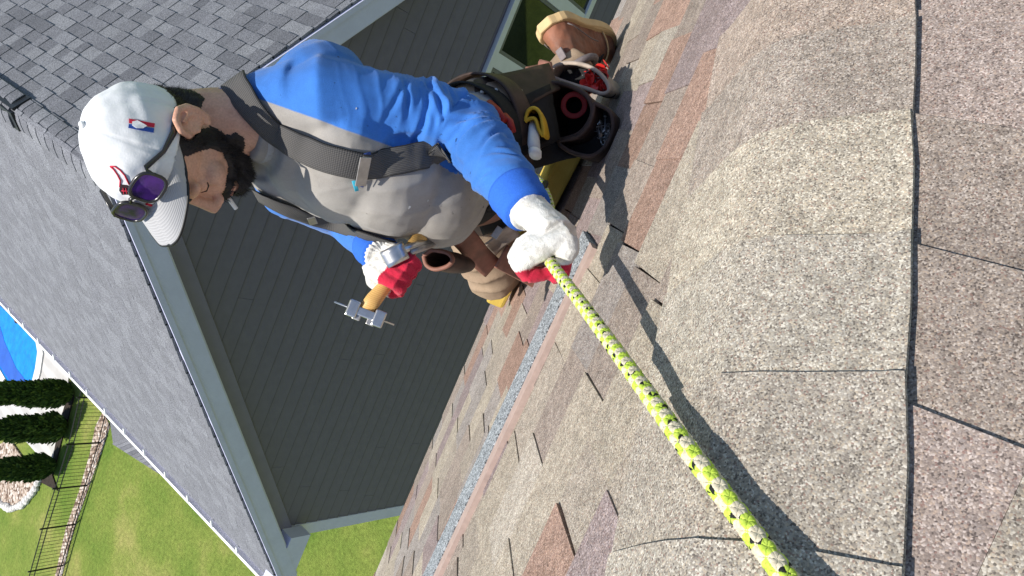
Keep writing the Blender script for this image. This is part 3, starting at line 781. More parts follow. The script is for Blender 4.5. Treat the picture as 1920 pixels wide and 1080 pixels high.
# cheek line: from the sideburn (x .022, z 0) down to the mouth corner (x .088, z -.058)
cl = np.interp(x_, [.0, .024, .045, .07, .090, .12], [.03, -.012, -.054, -.060, -.051, -.050])
front_gap = np.maximum(0, 0)
beard_w = np.minimum.reduce([cl-z_, x_-(.012+.35*np.clip(-z_-.05, 0, 1)), z_-np.interp(x_, [0, .03, .06, .09], [-.062, -.086, -.106, -.124])])+edge_n
def polydist(v, pts):
    out = np.full(len(v), 9.0)
    for a_, b_ in zip(pts[:-1], pts[1:]):
        d_ = b_-a_; t_ = np.clip(((v-a_)@d_)/(d_@d_), 0, 1); out = np.minimum(out, np.linalg.norm(v-a_-t_[:, None]*d_, axis=1))
    return out
dj = np.minimum(polydist(hv, JAW[1]), polydist(hv, JAW[-1]))
up_part = np.minimum.reduce([cl-z_, x_-.014, z_-np.interp(x_, [0, .03, .06, .09], [-.070, -.088, -.104, -.118])])
beard_w = np.maximum(.021-dj, up_part)+edge_n
beard_w = np.minimum(beard_w, cl+.004-z_)
lips = ((x_ > .085) & (ay < .023) & (z_ > -.086) & (z_ < -.0655))
beard_w[lips] = -1
beard_w[(x_ > .088) & (ay < .03) & (z_ > -.050)] = -1
shell('beard', beard_w, .0045, 16000, .010, (.35, 0, -.9), 1)
rim = .012+.5*x_                             # lower rim of the cap
hair_w = np.minimum.reduce([np.where(x_ > -.02, .032-x_, .2), z_-np.interp(x_, [-.12, -.05, -.030, -.016, .006, .03], [-.065, -.062, -.04, .03, -.03, -.03]), rim+.03-z_, ay-.02+np.where(x_ < 0, 1, 0)])+edge_n
ear_zone = (ay > .081) & (x_ > -.050) & (x_ < .016); hair_w[ear_zone] = -1
shell('hair', hair_w, .0025, 9000, .007, (-.3, 0, -.9), 2)
# brows, lashes, nostril
for s in (1, -1):
    m = MB(); m.tube([hd(.094, s*.012, .020), hd(.092, s*.026, .026), hd(.078, s*.044, .020)], [.003, .0042, .002], 7); m.build('eyebrow', M['hair'], body, smooth=True)
    m = MB(); m.tube([hd(.0885, s*.020, -.004), hd(.0895, s*.030, -.0085), hd(.0835, s*.042, -.007), hd(.078, s*.047, -.004)], [.0006, .0011, .0011, .0006], 6); m.build('eyelashes', M['hair'], body, smooth=True)
M['lip'] = plain('lip', (.30, .12, .10), .45, .1, 200, .1)
m = MB(); m.tube([hd(.098, -.02, -.072), hd(.107, 0, -.0705), hd(.098, .02, -.072)], [.0025, .0055, .0025], 8); m.tube([hd(.096, -.018, -.078), hd(.1045, 0, -.080), hd(.096, .018, -.078)], [.0025, .0058, .0025], 8); m.build('lips', M['lip'], body, smooth=True)
# cigarette stub
M['paper'] = plain('cigarette_paper', (.8, .78, .72), .8, .05, 200, 0)
g0 = hd(.103, -.004, -.074); MB().tube([g0, g0+HF*.016+HL*-.003-HU*.004, g0+HF*.030-HL*.006-HU*.010], .0038, 10).build('cigarette', M['paper'])
tag(bpy.data.objects['cigarette'], 'short white cigarette stub between the bearded worker’s lips', 'cigarette')

# --- cap
cap_ = empty('baseball_cap', tuple(hd(0, 0, .05))); tag(cap_, 'white baseball cap with grey brim and red emblem on the worker’s head', 'cap')
t = NT('white_cotton', .85, .2); med = t.noise(24, 5); fine = t.n('ShaderNodeTexChecker', i_Scale=900, i_Vector=t.coord())
t.color(t.mix(.25, t.ramp(med, [(.3, (.66, .675, .69)), (.7, (.77, .78, .78))]), t.ramp(t.noise(9, 4), [(.45, (1, 1, 1)), (.75, (.78, .77, .74))]), 'MULTIPLY')); t.bump(t.noise(300, 3), .3, .0012); M['cap'] = t.m
def cap_pt(th, ph, off=0.0):
    """th around (0 = front, positive left), ph 0 = button .. 1 = rim"""
    a = th; e = ph*R(93.5)
    ax_ = nrm((-.62, 0, 1)); fx = nrm((1, 0, .62))
    d = ax_*math.cos(e)+math.sin(e)*(fx*math.cos(a)+np.array((0, 1, 0))*math.sin(a))
    rx, ry, rz = .1020, .0830, .0955
    rho = 1/math.sqrt((d[0]/rx)**2+(d[1]/ry)**2+(d[2]/rz)**2)
    front = max(0, math.cos(a))**1.5*max(0, math.sin(e))**2*max(0, math.cos(e*.75))
    rho += .011*front+.004*math.exp(-(e/.5)**2)
    p = np.array((-.010, 0, .034))+d*rho
    crease = .0026*mnoise.noise(tuple(p*26))+.0016*mnoise.noise(tuple(p*60))
    seam = -.0026*math.exp(-((((a+math.pi/6) % (math.pi/3))-math.pi/6)/.025)**2)*math.sin(e)
    return hd(*(p+d*(off+crease+seam)))
nt, npn = 120, 34
vs_ = [cap_pt(2*math.pi*i/nt, j/npn) for j in range(npn+1) for i in range(nt)]
fs_ = [(j*nt+i, (j+1)*nt+i, (j+1)*nt+(i+1) % nt, j*nt+(i+1) % nt) for j in range(npn) for i in range(nt)]
crown = obj('crown', vs_, fs_, M['cap'], cap_, smooth=True)
sm = crown.modifiers.new('thick', 'SOLIDIFY'); sm.thickness = .0025; sm.offset = -1
MB().ell(cap_pt(0, 0, .002), .006, .006, .004, HM).build('button', M['cap'], cap_, smooth=True)
captree = BVHTree.FromPolygons([Vector(p) for p in vs_], fs_)
# brim
t = NT('grey_brim', .85, .2); w = t.n('ShaderNodeAttribute', attribute_name='row').outputs['Fac']
st_ = t.math('SINE', t.math('MULTIPLY', w, 90.0)); t.color(t.ramp(st_, [(0, (.37, .37, .375)), (.9, (.43, .43, .435))])); t.bump(st_, .25, .0008); M['brim'] = t.m
vs_, fs_, row = [], [], []; nb1, nr = 40, 16
for side in (0, 1):
    for j in range(nr+1):
        for i in range(nb1+1):
            a = -R(76)+2*R(76)*i/nb1
            p0 = (np.array(cap_pt(a, 1.0))-HC)@HM; p0 = p0+np.array((0, 0, .002))
            out = math.cos(a*90/76)**.55 if abs(a*90/76) < R(89.9) else 0
            q = j/nr; L = .068*out*q
            x, y = p0[0]+L, p0[1]*(1-.10*q)+0
            z = p0[2]-.0-.10*L-1.3*y*y*q+.004*q
            vs_.append(hd(x, y, z-(.003 if side else 0))); row.append(q*1.0)
n1 = (nr+1)*(nb1+1)
for j in range(nr):
    for i in range(nb1):
        a_, b_, c_, d_ = j*(nb1+1)+i, j*(nb1+1)+i+1, (j+1)*(nb1+1)+i+1, (j+1)*(nb1+1)+i
        fs_ += [(a_, b_, c_, d_)[::-1], (a_+n1, b_+n1, c_+n1, d_+n1)]
for i in range(nb1):
    a_, b_ = nr*(nb1+1)+i, nr*(nb1+1)+i+1; fs_.append((a_, b_, b_+n1, a_+n1))
brim = obj('brim', vs_, fs_, M['brim'], cap_, smooth=True); attr(brim, 'row', row)
edgep = [np.array(vs_[nr*(nb1+1)+i]) for i in range(nb1+1)]
MB().tube([p-HU*.0015 for p in edgep], .0024, 6).build('brim_edging', M['black_metal'], brim, smooth=True)
# embroidered marks
def patch(poly, mat, name, off, parent=crown, sub=1):
    """flat embroidery laid on the cap where the photograph shows it (poly in pixels)"""
    pts = []
    for (x, y) in poly:
        h = hit(captree, x, y, off)
        if h is None: return None
        pts.append(h)
    n = nrm(sum(h[1] for h in pts)); top = [h[0] for h in pts]
    cx, cy = np.mean([p[0] for p in poly]), np.mean([p[1] for p in poly]); hc = hit(captree, cx, cy, off)
    vs_ = top+[p-n*.0016 for p in top]+[hc[0]]; k = len(top); fs_ = []
    for i in range(k):
        j = (i+1) % k; fs_ += [(i, j, 2*k), (j, i, i+k, j+k)]
    o = obj(name, vs_, fs_, mat, parent); return o
def thread(pxs, r, mat, name, off=.001, parent=crown):
    pts = [hit(captree, x, y, off) for x, y in pxs]; pts = [p[0] for p in pts if p is not None]
    if len(pts) > 1: return MB().tube(pts, r, 6).build(name, mat, parent, smooth=True)
M['red_thread'] = plain('red_thread', (.55, .02, .05), .7, .15, 500, .3, .0005); M['blue_thread'] = plain('blue_thread', (.02, .07, .32), .7, .15, 500, .3, .0005)
M['white_thread'] = plain('white_thread', (.8, .8, .8), .7, .05, 500, .3, .0005); M['dark_thread'] = plain('dark_thread', (.03, .012, .016), .7, .2, 500, .3, .0005)
def sub_(poly, n=6):
    out = []
    for i in range(len(poly)):
        a, b = poly[i], poly[(i+1) % len(poly)]; out += [(a[0]+(b[0]-a[0])*k/n, a[1]+(b[1]-a[1])*k/n) for k in range(n)]
    return out
patch(sub_([(242, 223), (290, 232), (289, 239), (242, 231)]), M['red_thread'], 'embroidered_mark', .0018)
patch(sub_([(242, 233), (289, 241), (288, 249), (241, 240)]), M['blue_thread'], 'embroidered_mark', .0018)
patch(sub_([(248, 229), (258, 227), (268, 232), (275, 236), (268, 241), (256, 241), (248, 236)], 3), M['white_thread'], 'embroidered_mark', .0028)
thread([(207, 312), (216, 312), (226, 319), (234, 328), (239, 338), (243, 346)], .0013, M['red_thread'], 'embroidered_emblem')
thread([(207, 312), (214, 318), (221, 328), (226, 338), (225, 350)], .0011, M['red_thread'], 'embroidered_emblem')
patch(sub_([(226, 346), (238, 347), (248, 356), (244, 364), (230, 364), (224, 356)], 3), M['dark_thread'], 'embroidered_emblem', .0016)
patch(sub_([(244, 343), (250, 334), (257, 340), (254, 348), (247, 349)], 3), M['dark_thread'], 'embroidered_emblem', .0016)
for a_, b_ in (((232, 351), (233, 362)), ((237, 352), (239, 362)), ((229, 356), (244, 357))): thread([a_, ((a_[0]+b_[0])/2, (a_[1]+b_[1])/2), b_], .0008, M['red_thread'], 'embroidered_emblem', .002)
thread([(274, 381), (284, 384), (292, 383)], .0022, M['red_thread'], 'embroidered_emblem'); 
# --- sunglasses pushed up on the cap
sg = empty('sunglasses', tuple(hd(.11, 0, .09))); tag(sg, 'dark framed sunglasses pushed up on the front of the white cap', 'sunglasses')
t = NT('mirror_lens', .05, 1.0); geo = t.n('ShaderNodeLayerWeight'); t.color(t.ramp(t.noise(25, 2), [(.35, (.02, .015, .06)), (.6, (.10, .03, .30)), (.8, (.03, .05, .12))])); M['lens'] = t.m
t.b.inputs['Metallic'].default_value = .6
M['frame'] = plain('glossy_dark_frame', (.02, .019, .018), .25, .2, 50, 0, spec=.6)
la = hit(captree, 272, 348, .010); lb = None; yq = 384
while lb is None: lb = hit(captree, 248, yq, .010); yq -= 3
mid = (la[0]+lb[0])/2; gy = nrm(la[0]-lb[0]); gn = nrm(la[1]+lb[1]); gn = nrm(gn-(gn@gy)*gy); gz_ = np.cross(gn, gy); gz_ = gz_ if gz_@HU > 0 else -gz_
gz_ = nrm(gz_+gn*.10); mid = mid+gn*.004
def sp(y, z, d=0.0):                        # point on the glasses front, wrapped backwards at the sides
    return mid+gy*y+gz_*z+gn*(d-2.6*y*y)
for s in (1, -1):
    outl = [(s*(.034+.027*math.copysign(abs(math.cos(a))**.7, math.cos(a))), .020*math.copysign(abs(math.sin(a))**.75, math.sin(a))-(.004 if math.sin(a) < 0 else 0)) for a in np.linspace(0, 2*math.pi, 28)[:-1]]
    ringp = [sp(y, z) for y, z in outl]; ringp.append(ringp[0])
    MB().tube(ringp, .0029, 7, cap=False).build('frame', M['frame'], sg, smooth=True)
    cpt = sp(s*.034, 0, .002); k = len(outl); fs_ = [(i, (i+1) % k, k) if s > 0 else ((i+1) % k, i, k) for i in range(k)]
    obj('lens', [sp(y, z) for y, z in outl]+[cpt], fs_, M['lens'], sg, smooth=True)
    hinge = sp(s*.062, .009); ends = [hinge]
    for th, ph in ((R(42), .74), (R(62), .84), (R(84), .91), (R(106), .95), (R(120), 1.02)): ends.append(np.array(cap_pt(s*th, min(ph, 1.0), .0045))-HU*(.004 if ph > 1 else 0))
    MB().tube(ends, .003, 8, squash=[(.0045, .0022)]*3+[(.0055, .0024)]*3, upv=HU).build('temple_arm', M['frame'], sg, smooth=True)
MB().tube([sp(-.009, .006), sp(0, .010), sp(.009, .006)], .003, 8).build('bridge', M['frame'], sg, smooth=True)
# --- shirt
LR = nrm(SHL-SHR)                            # towards his left
T = [(PEL, .165, .120), (Q(865, 300, 1.62), .165, .128), (Q(800, 318, 1.535), .160, .135), (Q(720, 300, 1.45), .162, .125), (Q(640, 275, 1.385), .170, .112), (Q(570, 258, 1.34), .150, .088), (Q(520, 250, 1.315), .09, .07)]
m = MB(); m.tube([a for a, _, _ in T], 0, 28, squash=[(b, c) for _, b, c in T], upv=LR)
FR = nrm(np.cross(NECK-PEL, LR)); FR = FR if FR[0] < 0 else -FR
bel = Q(800, 330, 1.50)+FR*.035; m.ell(bel, .115, .13, .12, np.array((FR, LR, nrm(NECK-PEL))).T, 20, 14)      # belly
mid_ = Q(722, 312, 1.425)+FR*.034; m.ell(mid_, .105, .135, .12, np.array((FR, LR, nrm(NECK-PEL))).T, 20, 14)
ch_ = Q(640, 285, 1.37)+FR*.03; m.ell(ch_, .09, .14, .10, np.array((FR, LR, nrm(NECK-PEL))).T, 20, 14)
def arm(sh, el, wr, r):
    e0 = sh+(NECK-sh)*.45
    m.tube([e0, sh, sh+(el-sh)*.35, sh+(el-sh)*.75, el+(sh-el)*.06, el+(wr-el)*.1, el+(wr-el)*.35, el+(wr-el)*.7, el+(wr-el)*.97], r, 18)
arm(SHL, ELL_, WRL, [.055, .072, .064, .060, .057, .055, .055, .048, .040]); arm(SHR, ELR, WRR, [.055, .068, .06, .055, .052, .050, .048, .042, .038])
NK2 = NECK+(HC-NECK)*.04; NKT = NECK+(HC-NECK)*.06
m.tube([NECK+(PEL-NECK)*.14, NECK+(PEL-NECK)*.05, NK2], [.09, .076, .066], 20)
m.tube([NKT-FR*.030, NECK+(SHL-NECK)*.35-FR*.02, NECK+(SHL-NECK)*.8-FR*.012], [.046, .060, .066], 16); m.tube([NKT-FR*.030, NECK+(SHR-NECK)*.35-FR*.02, NECK+(SHR-NECK)*.8-FR*.01], [.044, .054, .058], 16)
# sagging sleeve cloth under the elbow and upper back
m.tube([SHL+(ELL_-SHL)*.2-LR*.01, SHL+(ELL_-SHL)*.6, ELL_+(WRL-ELL_)*.2], [.05, .058, .05], 16)
m.ell((SHL+NECK)/2-FR*.035+(PEL-NECK)*.15, .08, .12, .10, np.array((FR, LR, nrm(NECK-PEL))).T)
sv, sf = union(m, .0042, 12, .5)
# folds
def seg(v, a, b):
    d = b-a; L = np.linalg.norm(d); d = d/L; t_ = np.clip((v-a)@d, 0, L); return t_, np.linalg.norm(v-(a+t_[:, None]*d), axis=1), L
sn = normals(sv, sf)
tu, du, Lu = seg(sv, SHL, ELL_); tf, df, Lf = seg(sv, ELL_, WRL)
trunk_d = np.minimum.reduce([seg(sv, T[i][0], T[i+1][0])[1] for i in range(len(T)-1)])
armm = np.clip((.105-np.minimum(du, df))/.03, 0, 1)
tarm = np.where(du < df, tu, Lu+tf)
tarm = np.where((du-df > -.02) & (du-df < .02), (tarm), tarm)
w1 = np.array([mnoise.noise((p[0]*9, p[1]*9, p[2]*9))*.9 for p in sv]); w2 = nzv(sv, 17, 4.2)
ridge = lambda x: 1-np.abs(np.sin(x))*1.0
lat0 = (sv-SHL)@nrm(np.cross(ELL_-SHL, FR))
phase = tarm/.040*math.pi+w1*3.8
amp = np.interp(tarm, [0, .10, .22, Lu, Lu+.06, Lu+.20, Lu+.24, Lu+.3], [.0, .004, .010, .013, .011, .009, .002, .0])
sharp = lambda x, k: np.power(np.clip(1-np.abs(np.sin(x)), 0, 1), k)
w3 = nzv(sv, 6, 9.1)
valley = lambda x: np.power(np.abs(np.sin(x)), .7)
disp = armm*amp*1.2*((.5*sharp(phase, 1.6)+.75*valley(phase*.5+w2*1.5)-.62)*(.35+1.0*np.clip(w2+.45, 0, 1))+.55*(sharp(phase*1.7+w3*5+lat0*30, 2.2)-.2)*np.clip(w3+.35, 0, 1))
# long drag folds from the shoulder to the armpit / chest
u1 = nrm(SHL-PEL); cross_ = nrm(np.cross(u1, FR))
dd = (sv-SHL)@nrm(ELL_-SHL-LR*.12); near = np.clip((tu-.05)/.06, 0, 1)*np.exp(-(np.linalg.norm(sv-(SHL+(ELL_-SHL)*.45-LR*.05), axis=1)/.13)**2)
lat = (sv-SHL)@nrm(np.cross(ELL_-SHL, FR))
disp += near*.019*(np.power(np.clip(ridge(lat/.028*1.4+w1*2.2+dd*6), 0, 1), 1.5)-.4)*(1-.4*armm)
# belly and chest: soft broad unevenness
disp += (1-armm)*(.003*nzv(sv, 12, 1.7)+.0016*nzv(sv, 30, 5.1))
low = np.clip(1-np.linalg.norm(sv-Q(850, 300, 1.5), axis=1)/.14, 0, 1); disp += (1-armm)*low*.003*(ridge(((sv-PEL)@nrm(NECK-PEL))/.022+w1*2.0)-.4)
disp += (1-armm)*.004*(sharp(((sv-PEL)@nrm(NECK-PEL+LR*.5))/.055*math.pi+w1*3.0, 3.0)-.15)*np.clip(w3+.3, 0, 1)
# single sharp creases across the sleeve and from the armpit over the chest
rc = random.Random(21); acam = nrm(CAM-ELL_)
ax_u, ax_f = nrm(ELL_-SHL), nrm(WRL-ELL_)
isf = df < du
axv = np.where(isf[:, None], ax_f, ax_u); cenv = np.where(isf[:, None], ELL_+tf[:, None]*ax_f, SHL+tu[:, None]*ax_u)
radv = sv-cenv; e1v = acam-(axv@acam)[:, None]*axv; e1v /= np.linalg.norm(e1v, axis=1)[:, None]; e2v = np.cross(axv, e1v)
phi = np.arctan2((radv*e2v).sum(1), (radv*e1v).sum(1))
wob = w1*.012+w2*.004
for k in range(26):
    t0 = rc.choice((rc.uniform(.10, Lu+.02), rc.uniform(Lu-.07, Lu+.07), rc.uniform(Lu, Lu+.19))); p0 = rc.uniform(-1.7, 1.7); sl_ = rc.uniform(-.035, .035); wd = rc.uniform(.5, 1.0); a_ = rc.uniform(.5, 1.0)
    dt = tarm-t0-sl_*(phi-p0)-wob
    win = np.exp(-((phi-p0)/wd)**2)*armm
    disp += a_*win*(-.0055*np.exp(-(dt/.0042)**2)+.0042*np.exp(-((dt-.0105)/.0065)**2)+.0026*np.exp(-((dt+.010)/.006)**2))
pit_ = SHL+(ELL_-SHL)*.42-LR*.075
for k in range(9):
    dirk = nrm(-LR*rc.uniform(.5, 1.0)+(PEL-NECK)*rc.uniform(-.6, 1.6)+FR*.1); rel_ = sv-pit_; tl_ = rel_@dirk; dl = (rel_-tl_[:, None]*dirk)@nrm(np.cross(dirk, FR))-wob*.6
    win = np.exp(-((tl_-.07)/.07)**2)*(tl_ > -.02)*(1-armm)*rc.uniform(.5, 1)*np.exp(-((rel_@FR-.02)/.05)**2)*np.clip((np.linalg.norm(rel_, axis=1)-.03)/.03, 0, 1)
    disp += win*(-.005*np.exp(-(dl/.0045)**2)+.004*np.exp(-((dl-.011)/.007)**2))
for k in range(7):
    t0 = rc.uniform(.05, .22); tl_ = (sv-PEL)@nrm(NECK-PEL)-t0-wob*.9-rc.uniform(-.15, .15)*((sv-PEL)@LR); xl_ = (sv-PEL)@LR
    win = np.exp(-((xl_-rc.uniform(-.12, .12))/.07)**2)*(1-armm)*rc.uniform(.4, .9)
    disp += .45*win*(-.0045*np.exp(-(tl_/.0055)**2)+.0035*np.exp(-((tl_-.011)/.007)**2))
sv = sv+sn*disp[:, None]
# raglan: sleeve colour where the point is nearer the arm than the seam from collar to armpit
def raglan(v, sh, el, wr, sgn):
    du_ = seg(v, sh, el)[1]; df_ = seg(v, el, wr)[1]
    return du_, df_
seamL = [hit(BVHTree.FromPolygons([Vector(p) for p in sv], sf), x, y) for x, y in ((470, 180), (530, 222), (600, 240), (700, 262), (745, 275))]
seamL = [s_[0] for s_ in seamL if s_ is not None]
pa_, pb_ = seamL[0], seamL[-2]
nl = nrm(np.cross(pb_-pa_, (pa_+pb_)/2-CAM)); nl = nl if nl@LR > 0 else -nl      # seam plane
tA = (sv-SHL)@nrm(ELL_-SHL)
side = (sv-pa_)@nl
armd = np.minimum(du, df)
side = np.where(tA > .12, np.where(armd < .080, np.maximum(side, .004), np.minimum(side, -.004)), side)
# his right sleeve, mostly hidden
duR = np.minimum(seg(sv, SHR, ELR)[1], seg(sv, ELR, WRR)[1]); side = np.where((duR < .075) & (((sv-SHR)@LR) < .02), .01, side)
stitch = np.exp(-(side/.0035)**2)*np.clip(1-np.maximum(0, tA-.12)*50, 0, 1); sv = sv-sn*(.0016*stitch)[:, None]
tt = attr_mat('shirt_jersey', [(.345, .325, .30), (.048, .19, .58)], .9, .0012, .0006, 200, var=.10, bump=.35)
M['shirt'] = tt.m
mx = tt.b.inputs['Base Color'].links[0].from_socket
st1 = tt.ramp(tt.noise(5.5, 6, .65), [(.42, (1, 1, 1)), (.70, (.66, .63, .60))]); spk = tt.ramp(tt.noise(75, 2, .5), [(.72, (1, 1, 1)), (.76, (.35, .33, .32))])
tt.color(tt.mix(1.0, tt.mix(.8, mx, st1, 'MULTIPLY'), spk, 'MULTIPLY'))
shirt = skin('shirt', (sv, sf), M['shirt'], body, side=side)
stree = bvh((sv, sf))
M['blue_knit'] = plain('blue_knit', (.028, .13, .55), .9, .15, 500, .4, .0012)
def cuff(wr, el, name, r0, r1, mat, L0=-.045, L1=.012):
    d = nrm(wr-el); m = MB(); zz = np.linspace(L0, L1, 9); m.tube([wr+d*q for q in zz], [r0+(r1-r0)*i/8+.0012*math.sin(i*2.2) for i in range(9)], 26); return m.build(name, mat, body, smooth=True)
cuff(WRL, ELL_, 'sleeve_cuff', .046, .041, M['blue_knit']); cuff(WRR, ELR, 'sleeve_cuff', .042, .038, M['blue_knit'])
# collar band
M['grey_knit'] = plain('grey_knit', (.36, .35, .34), .9, .12, 400, .4, .0012)
ax1 = nrm(NECK-PEL); m = MB(); cp_ = [NK2+FR*(.070*math.cos(a)-.004)+LR*.068*math.sin(a)-ax1*(.026*max(0, math.cos(a))+.002) for a in np.linspace(0, 2*math.pi, 40)]; m.tube(cp_, .008, 8, cap=False, squash=[(.012, .006)]*40, upv=ax1); m.build('collar', M['grey_knit'], body, smooth=True)
# --- straps over the shirt
def ribbon(pts, nors, w, th, mat, name, parent, wlist=None):
    vs_, fs_ = [], []; k = len(pts)
    for i in range(k):
        t_ = nrm(pts[min(i+1, k-1)]-pts[max(i-1, 0)]); n = nors[i]-(nors[i]@t_)*t_; n = nrm(n); s_ = np.cross(n, t_); w_ = (wlist[i] if wlist else w)/2
        for q, h in ((-1, 0), (-.94, th), (-.5, th), (0, th), (.5, th), (.94, th), (1, 0)): vs_.append(pts[i]+s_*w_*q+n*h)
    for i in range(k-1):
        for j in range(6): fs_.append((i*7+j, i*7+j+1, (i+1)*7+j+1, (i+1)*7+j))
        fs_.append((i*7+6, i*7, (i+1)*7, (i+1)*7+6))
    fs_ += [tuple(range(6, -1, -1)), tuple((k-1)*7+j for j in range(7))]
    o = obj(name, vs_, fs_, mat, parent); a = o.data.attributes.new('along', 'FLOAT', 'POINT'); a.data.foreach_set('value', np.array([i/k for i in range(k) for _ in range(7)], dtype=np.float32))
    b = o.data.attributes.new('across', 'FLOAT', 'POINT'); b.data.foreach_set('value', np.array([q for i in range(k) for q in (-1, -.94, -.5, 0, .5, .94, 1)], dtype=np.float32))
    o.data.polygons.foreach_set('use_smooth', [True]*len(o.data.polygons)); return o
def spline(pts, n):
    pts = [np.array(p, float) for p in pts]; k = len(pts); out = []
    for q in np.linspace(0, k-1, n):
        i = min(int(q), k-2); t_ = q-i; p0, p1, p2, p3 = pts[max(i-1, 0)], pts[i], pts[i+1], pts[min(i+2, k-1)]
        out.append(.5*((2*p1)+(-p0+p2)*t_+(2*p0-5*p1+4*p2-p3)*t_**2+(-p0+3*p1-3*p2+p3)*t_**3))
    return out
t = NT('strap_webbing', .8, .25); ac = t.n('ShaderNodeAttribute', attribute_name='across').outputs['Fac']; al = t.n('ShaderNodeAttribute', attribute_name='along').outputs['Fac']
rib = t.math('SINE', t.math('MULTIPLY', ac, 52.0)); weave_ = t.math('SINE', t.math('MULTIPLY', al, 700.0))
c = t.ramp(rib, [(.0, (.075, .072, .07)), (1, (.125, .12, .115))]); ed = t.ramp(t.math('ABSOLUTE', ac), [(.90, (1, 1, 1)), (.95, (.35, .35, .35))]); t.color(t.mix(1.0, c, ed, 'MULTIPLY'))
t.bump(t.math('ADD', rib, t.math('MULTIPLY', weave_, .6)), .5, .0008); M['webbing'] = t.m
susp = empty('suspenders', tuple(Q(680, 318, 1.35))); tag(susp, 'wide grey suspenders over the worker’s shirt', 'suspenders')
sm_v = sv.copy()
def lay(pxs, w, name, mat, n=60, off=.004, th=.0025, parent=None):
    pts, nors = [], []
    for x, y in spline([(*p, 0) for p in pxs], n)[:]if False else [(p[0], p[1]) for p in spline([(a, b, 0) for a, b in pxs], n)]:
        h = hit(stree, x, y, off)
        if h is not None and (not pts or np.linalg.norm(h[0]-pts[-1]) < .045): pts.append(h[0]); nors.append(h[1])
    # ease out creases
    for _ in range(8):
        pts = [pts[0]]+[(pts[i-1]+2*pts[i]+pts[i+1])/4 for i in range(1, len(pts)-1)]+[pts[-1]]
        nors = [nors[0]]+[nrm(nors[i-1]+2*nors[i]+nors[i+1]) for i in range(1, len(nors)-1)]+[nors[-1]]
    pts = [p+n_*.004 for p, n_ in zip(pts, nors)]
    return ribbon(pts, nors, w, th, mat, name, parent or susp)
lay([(690, 312), (620, 297), (570, 277), (520, 248), (478, 205), (452, 168), (438, 150)], .050, 'strap', M['webbing'])
0 and lay([(452, 172), (478, 205), (520, 248), (570, 277), (620, 297), (690, 312)], .050, 'strap', M['webbing'])
lay([(676, 310), (720, 306), (770, 296), (815, 286), (840, 280)], .048, 'strap', M['webbing'])
lay([(487, 362), (530, 384), (590, 407), (650, 424), (690, 436), (728, 446)], .034, 'strap', M['webbing'])
M['steel'] = plain('worn_steel', (.55, .55, .54), .28, .15, 60, .1, .0005, metallic=.95)
M['dull_steel'] = plain('dull_steel', (.38, .37, .36), .4, .25, 40, .15, .0005, metallic=.8)
h = hit(stree, 676, 316, .012)
def plate(c_, n, d, L, W_, th, mat, name, parent, bevel=.001):
    n = nrm(n); d = nrm(d-(d@n)*n); s_ = np.cross(n, d); return MB().box(c_, d*L/2, s_*W_/2, n*th/2).build(name, mat, parent, bevel=bevel)
dd_ = Q(700, 312, 1.38)-Q(650, 306, 1.36)
plate(h[0], h[1], dd_, .020, .054, .003, M['dull_steel'], 'buckle', susp)
h2 = hit(stree, 583, 404, .012)
if h2: plate(h2[0], h2[1], Q(640, 420, 1.4)-Q(560, 395, 1.4), .016, .036, .003, M['dull_steel'], 'buckle', susp)
M['cyan_label'] = plain('cyan_label', (.05, .45, .62), .6, .05, 50, 0); M['navy_label'] = plain('navy_print', (.03, .06, .22), .6, .05, 50, 0)
for (px, py), (qx, qy), w_, mt in (((662, 334), (668, 352), .007, 'cyan_label'), ((676, 292), (692, 286), .012, 'navy_label'), ((676, 346), (683, 333), .006, 'navy_label')):
    a, b = hit(stree, px, py, .007), hit(stree, qx, qy, .007)
    if a and b: ribbon([a[0], (a[0]+b[0])/2, b[0]], [a[1]]*3, w_, .001, M[mt], 'label_tag', susp)
# collar tag behind the neck, loose threads and paint spots
a = Q(402, 175, 1.27); plate(a, nrm(CAM-a), Q(418, 172, 1.28)-a, .03, .014, .002, M['blue_knit'], 'collar_loop', body)
M['paint_spot'] = plain('white_paint', (.58, .58, .56), .7, .05, 90, 0)
for x, y, r in ((668, 203, .0016), (802, 376, .0020), (768, 388, .0030)):
    h = hit(stree, x, y, .0006)
    if h:
        a = nrm(np.cross(h[1], (0, 0, 1))); b = np.cross(h[1], a); k = 7; ang = [6.283*i/k for i in range(k)]
        vs_ = [h[0]+a*r*math.cos(q)*(1+.5*math.sin(3*q+x))+b*r*.7*math.sin(q) for q in ang]; vs2 = [p+h[1]*.0004 for p in vs_]
        MB().hexa(vs_, vs2).build('paint_spot', M['paint_spot'], shirt)

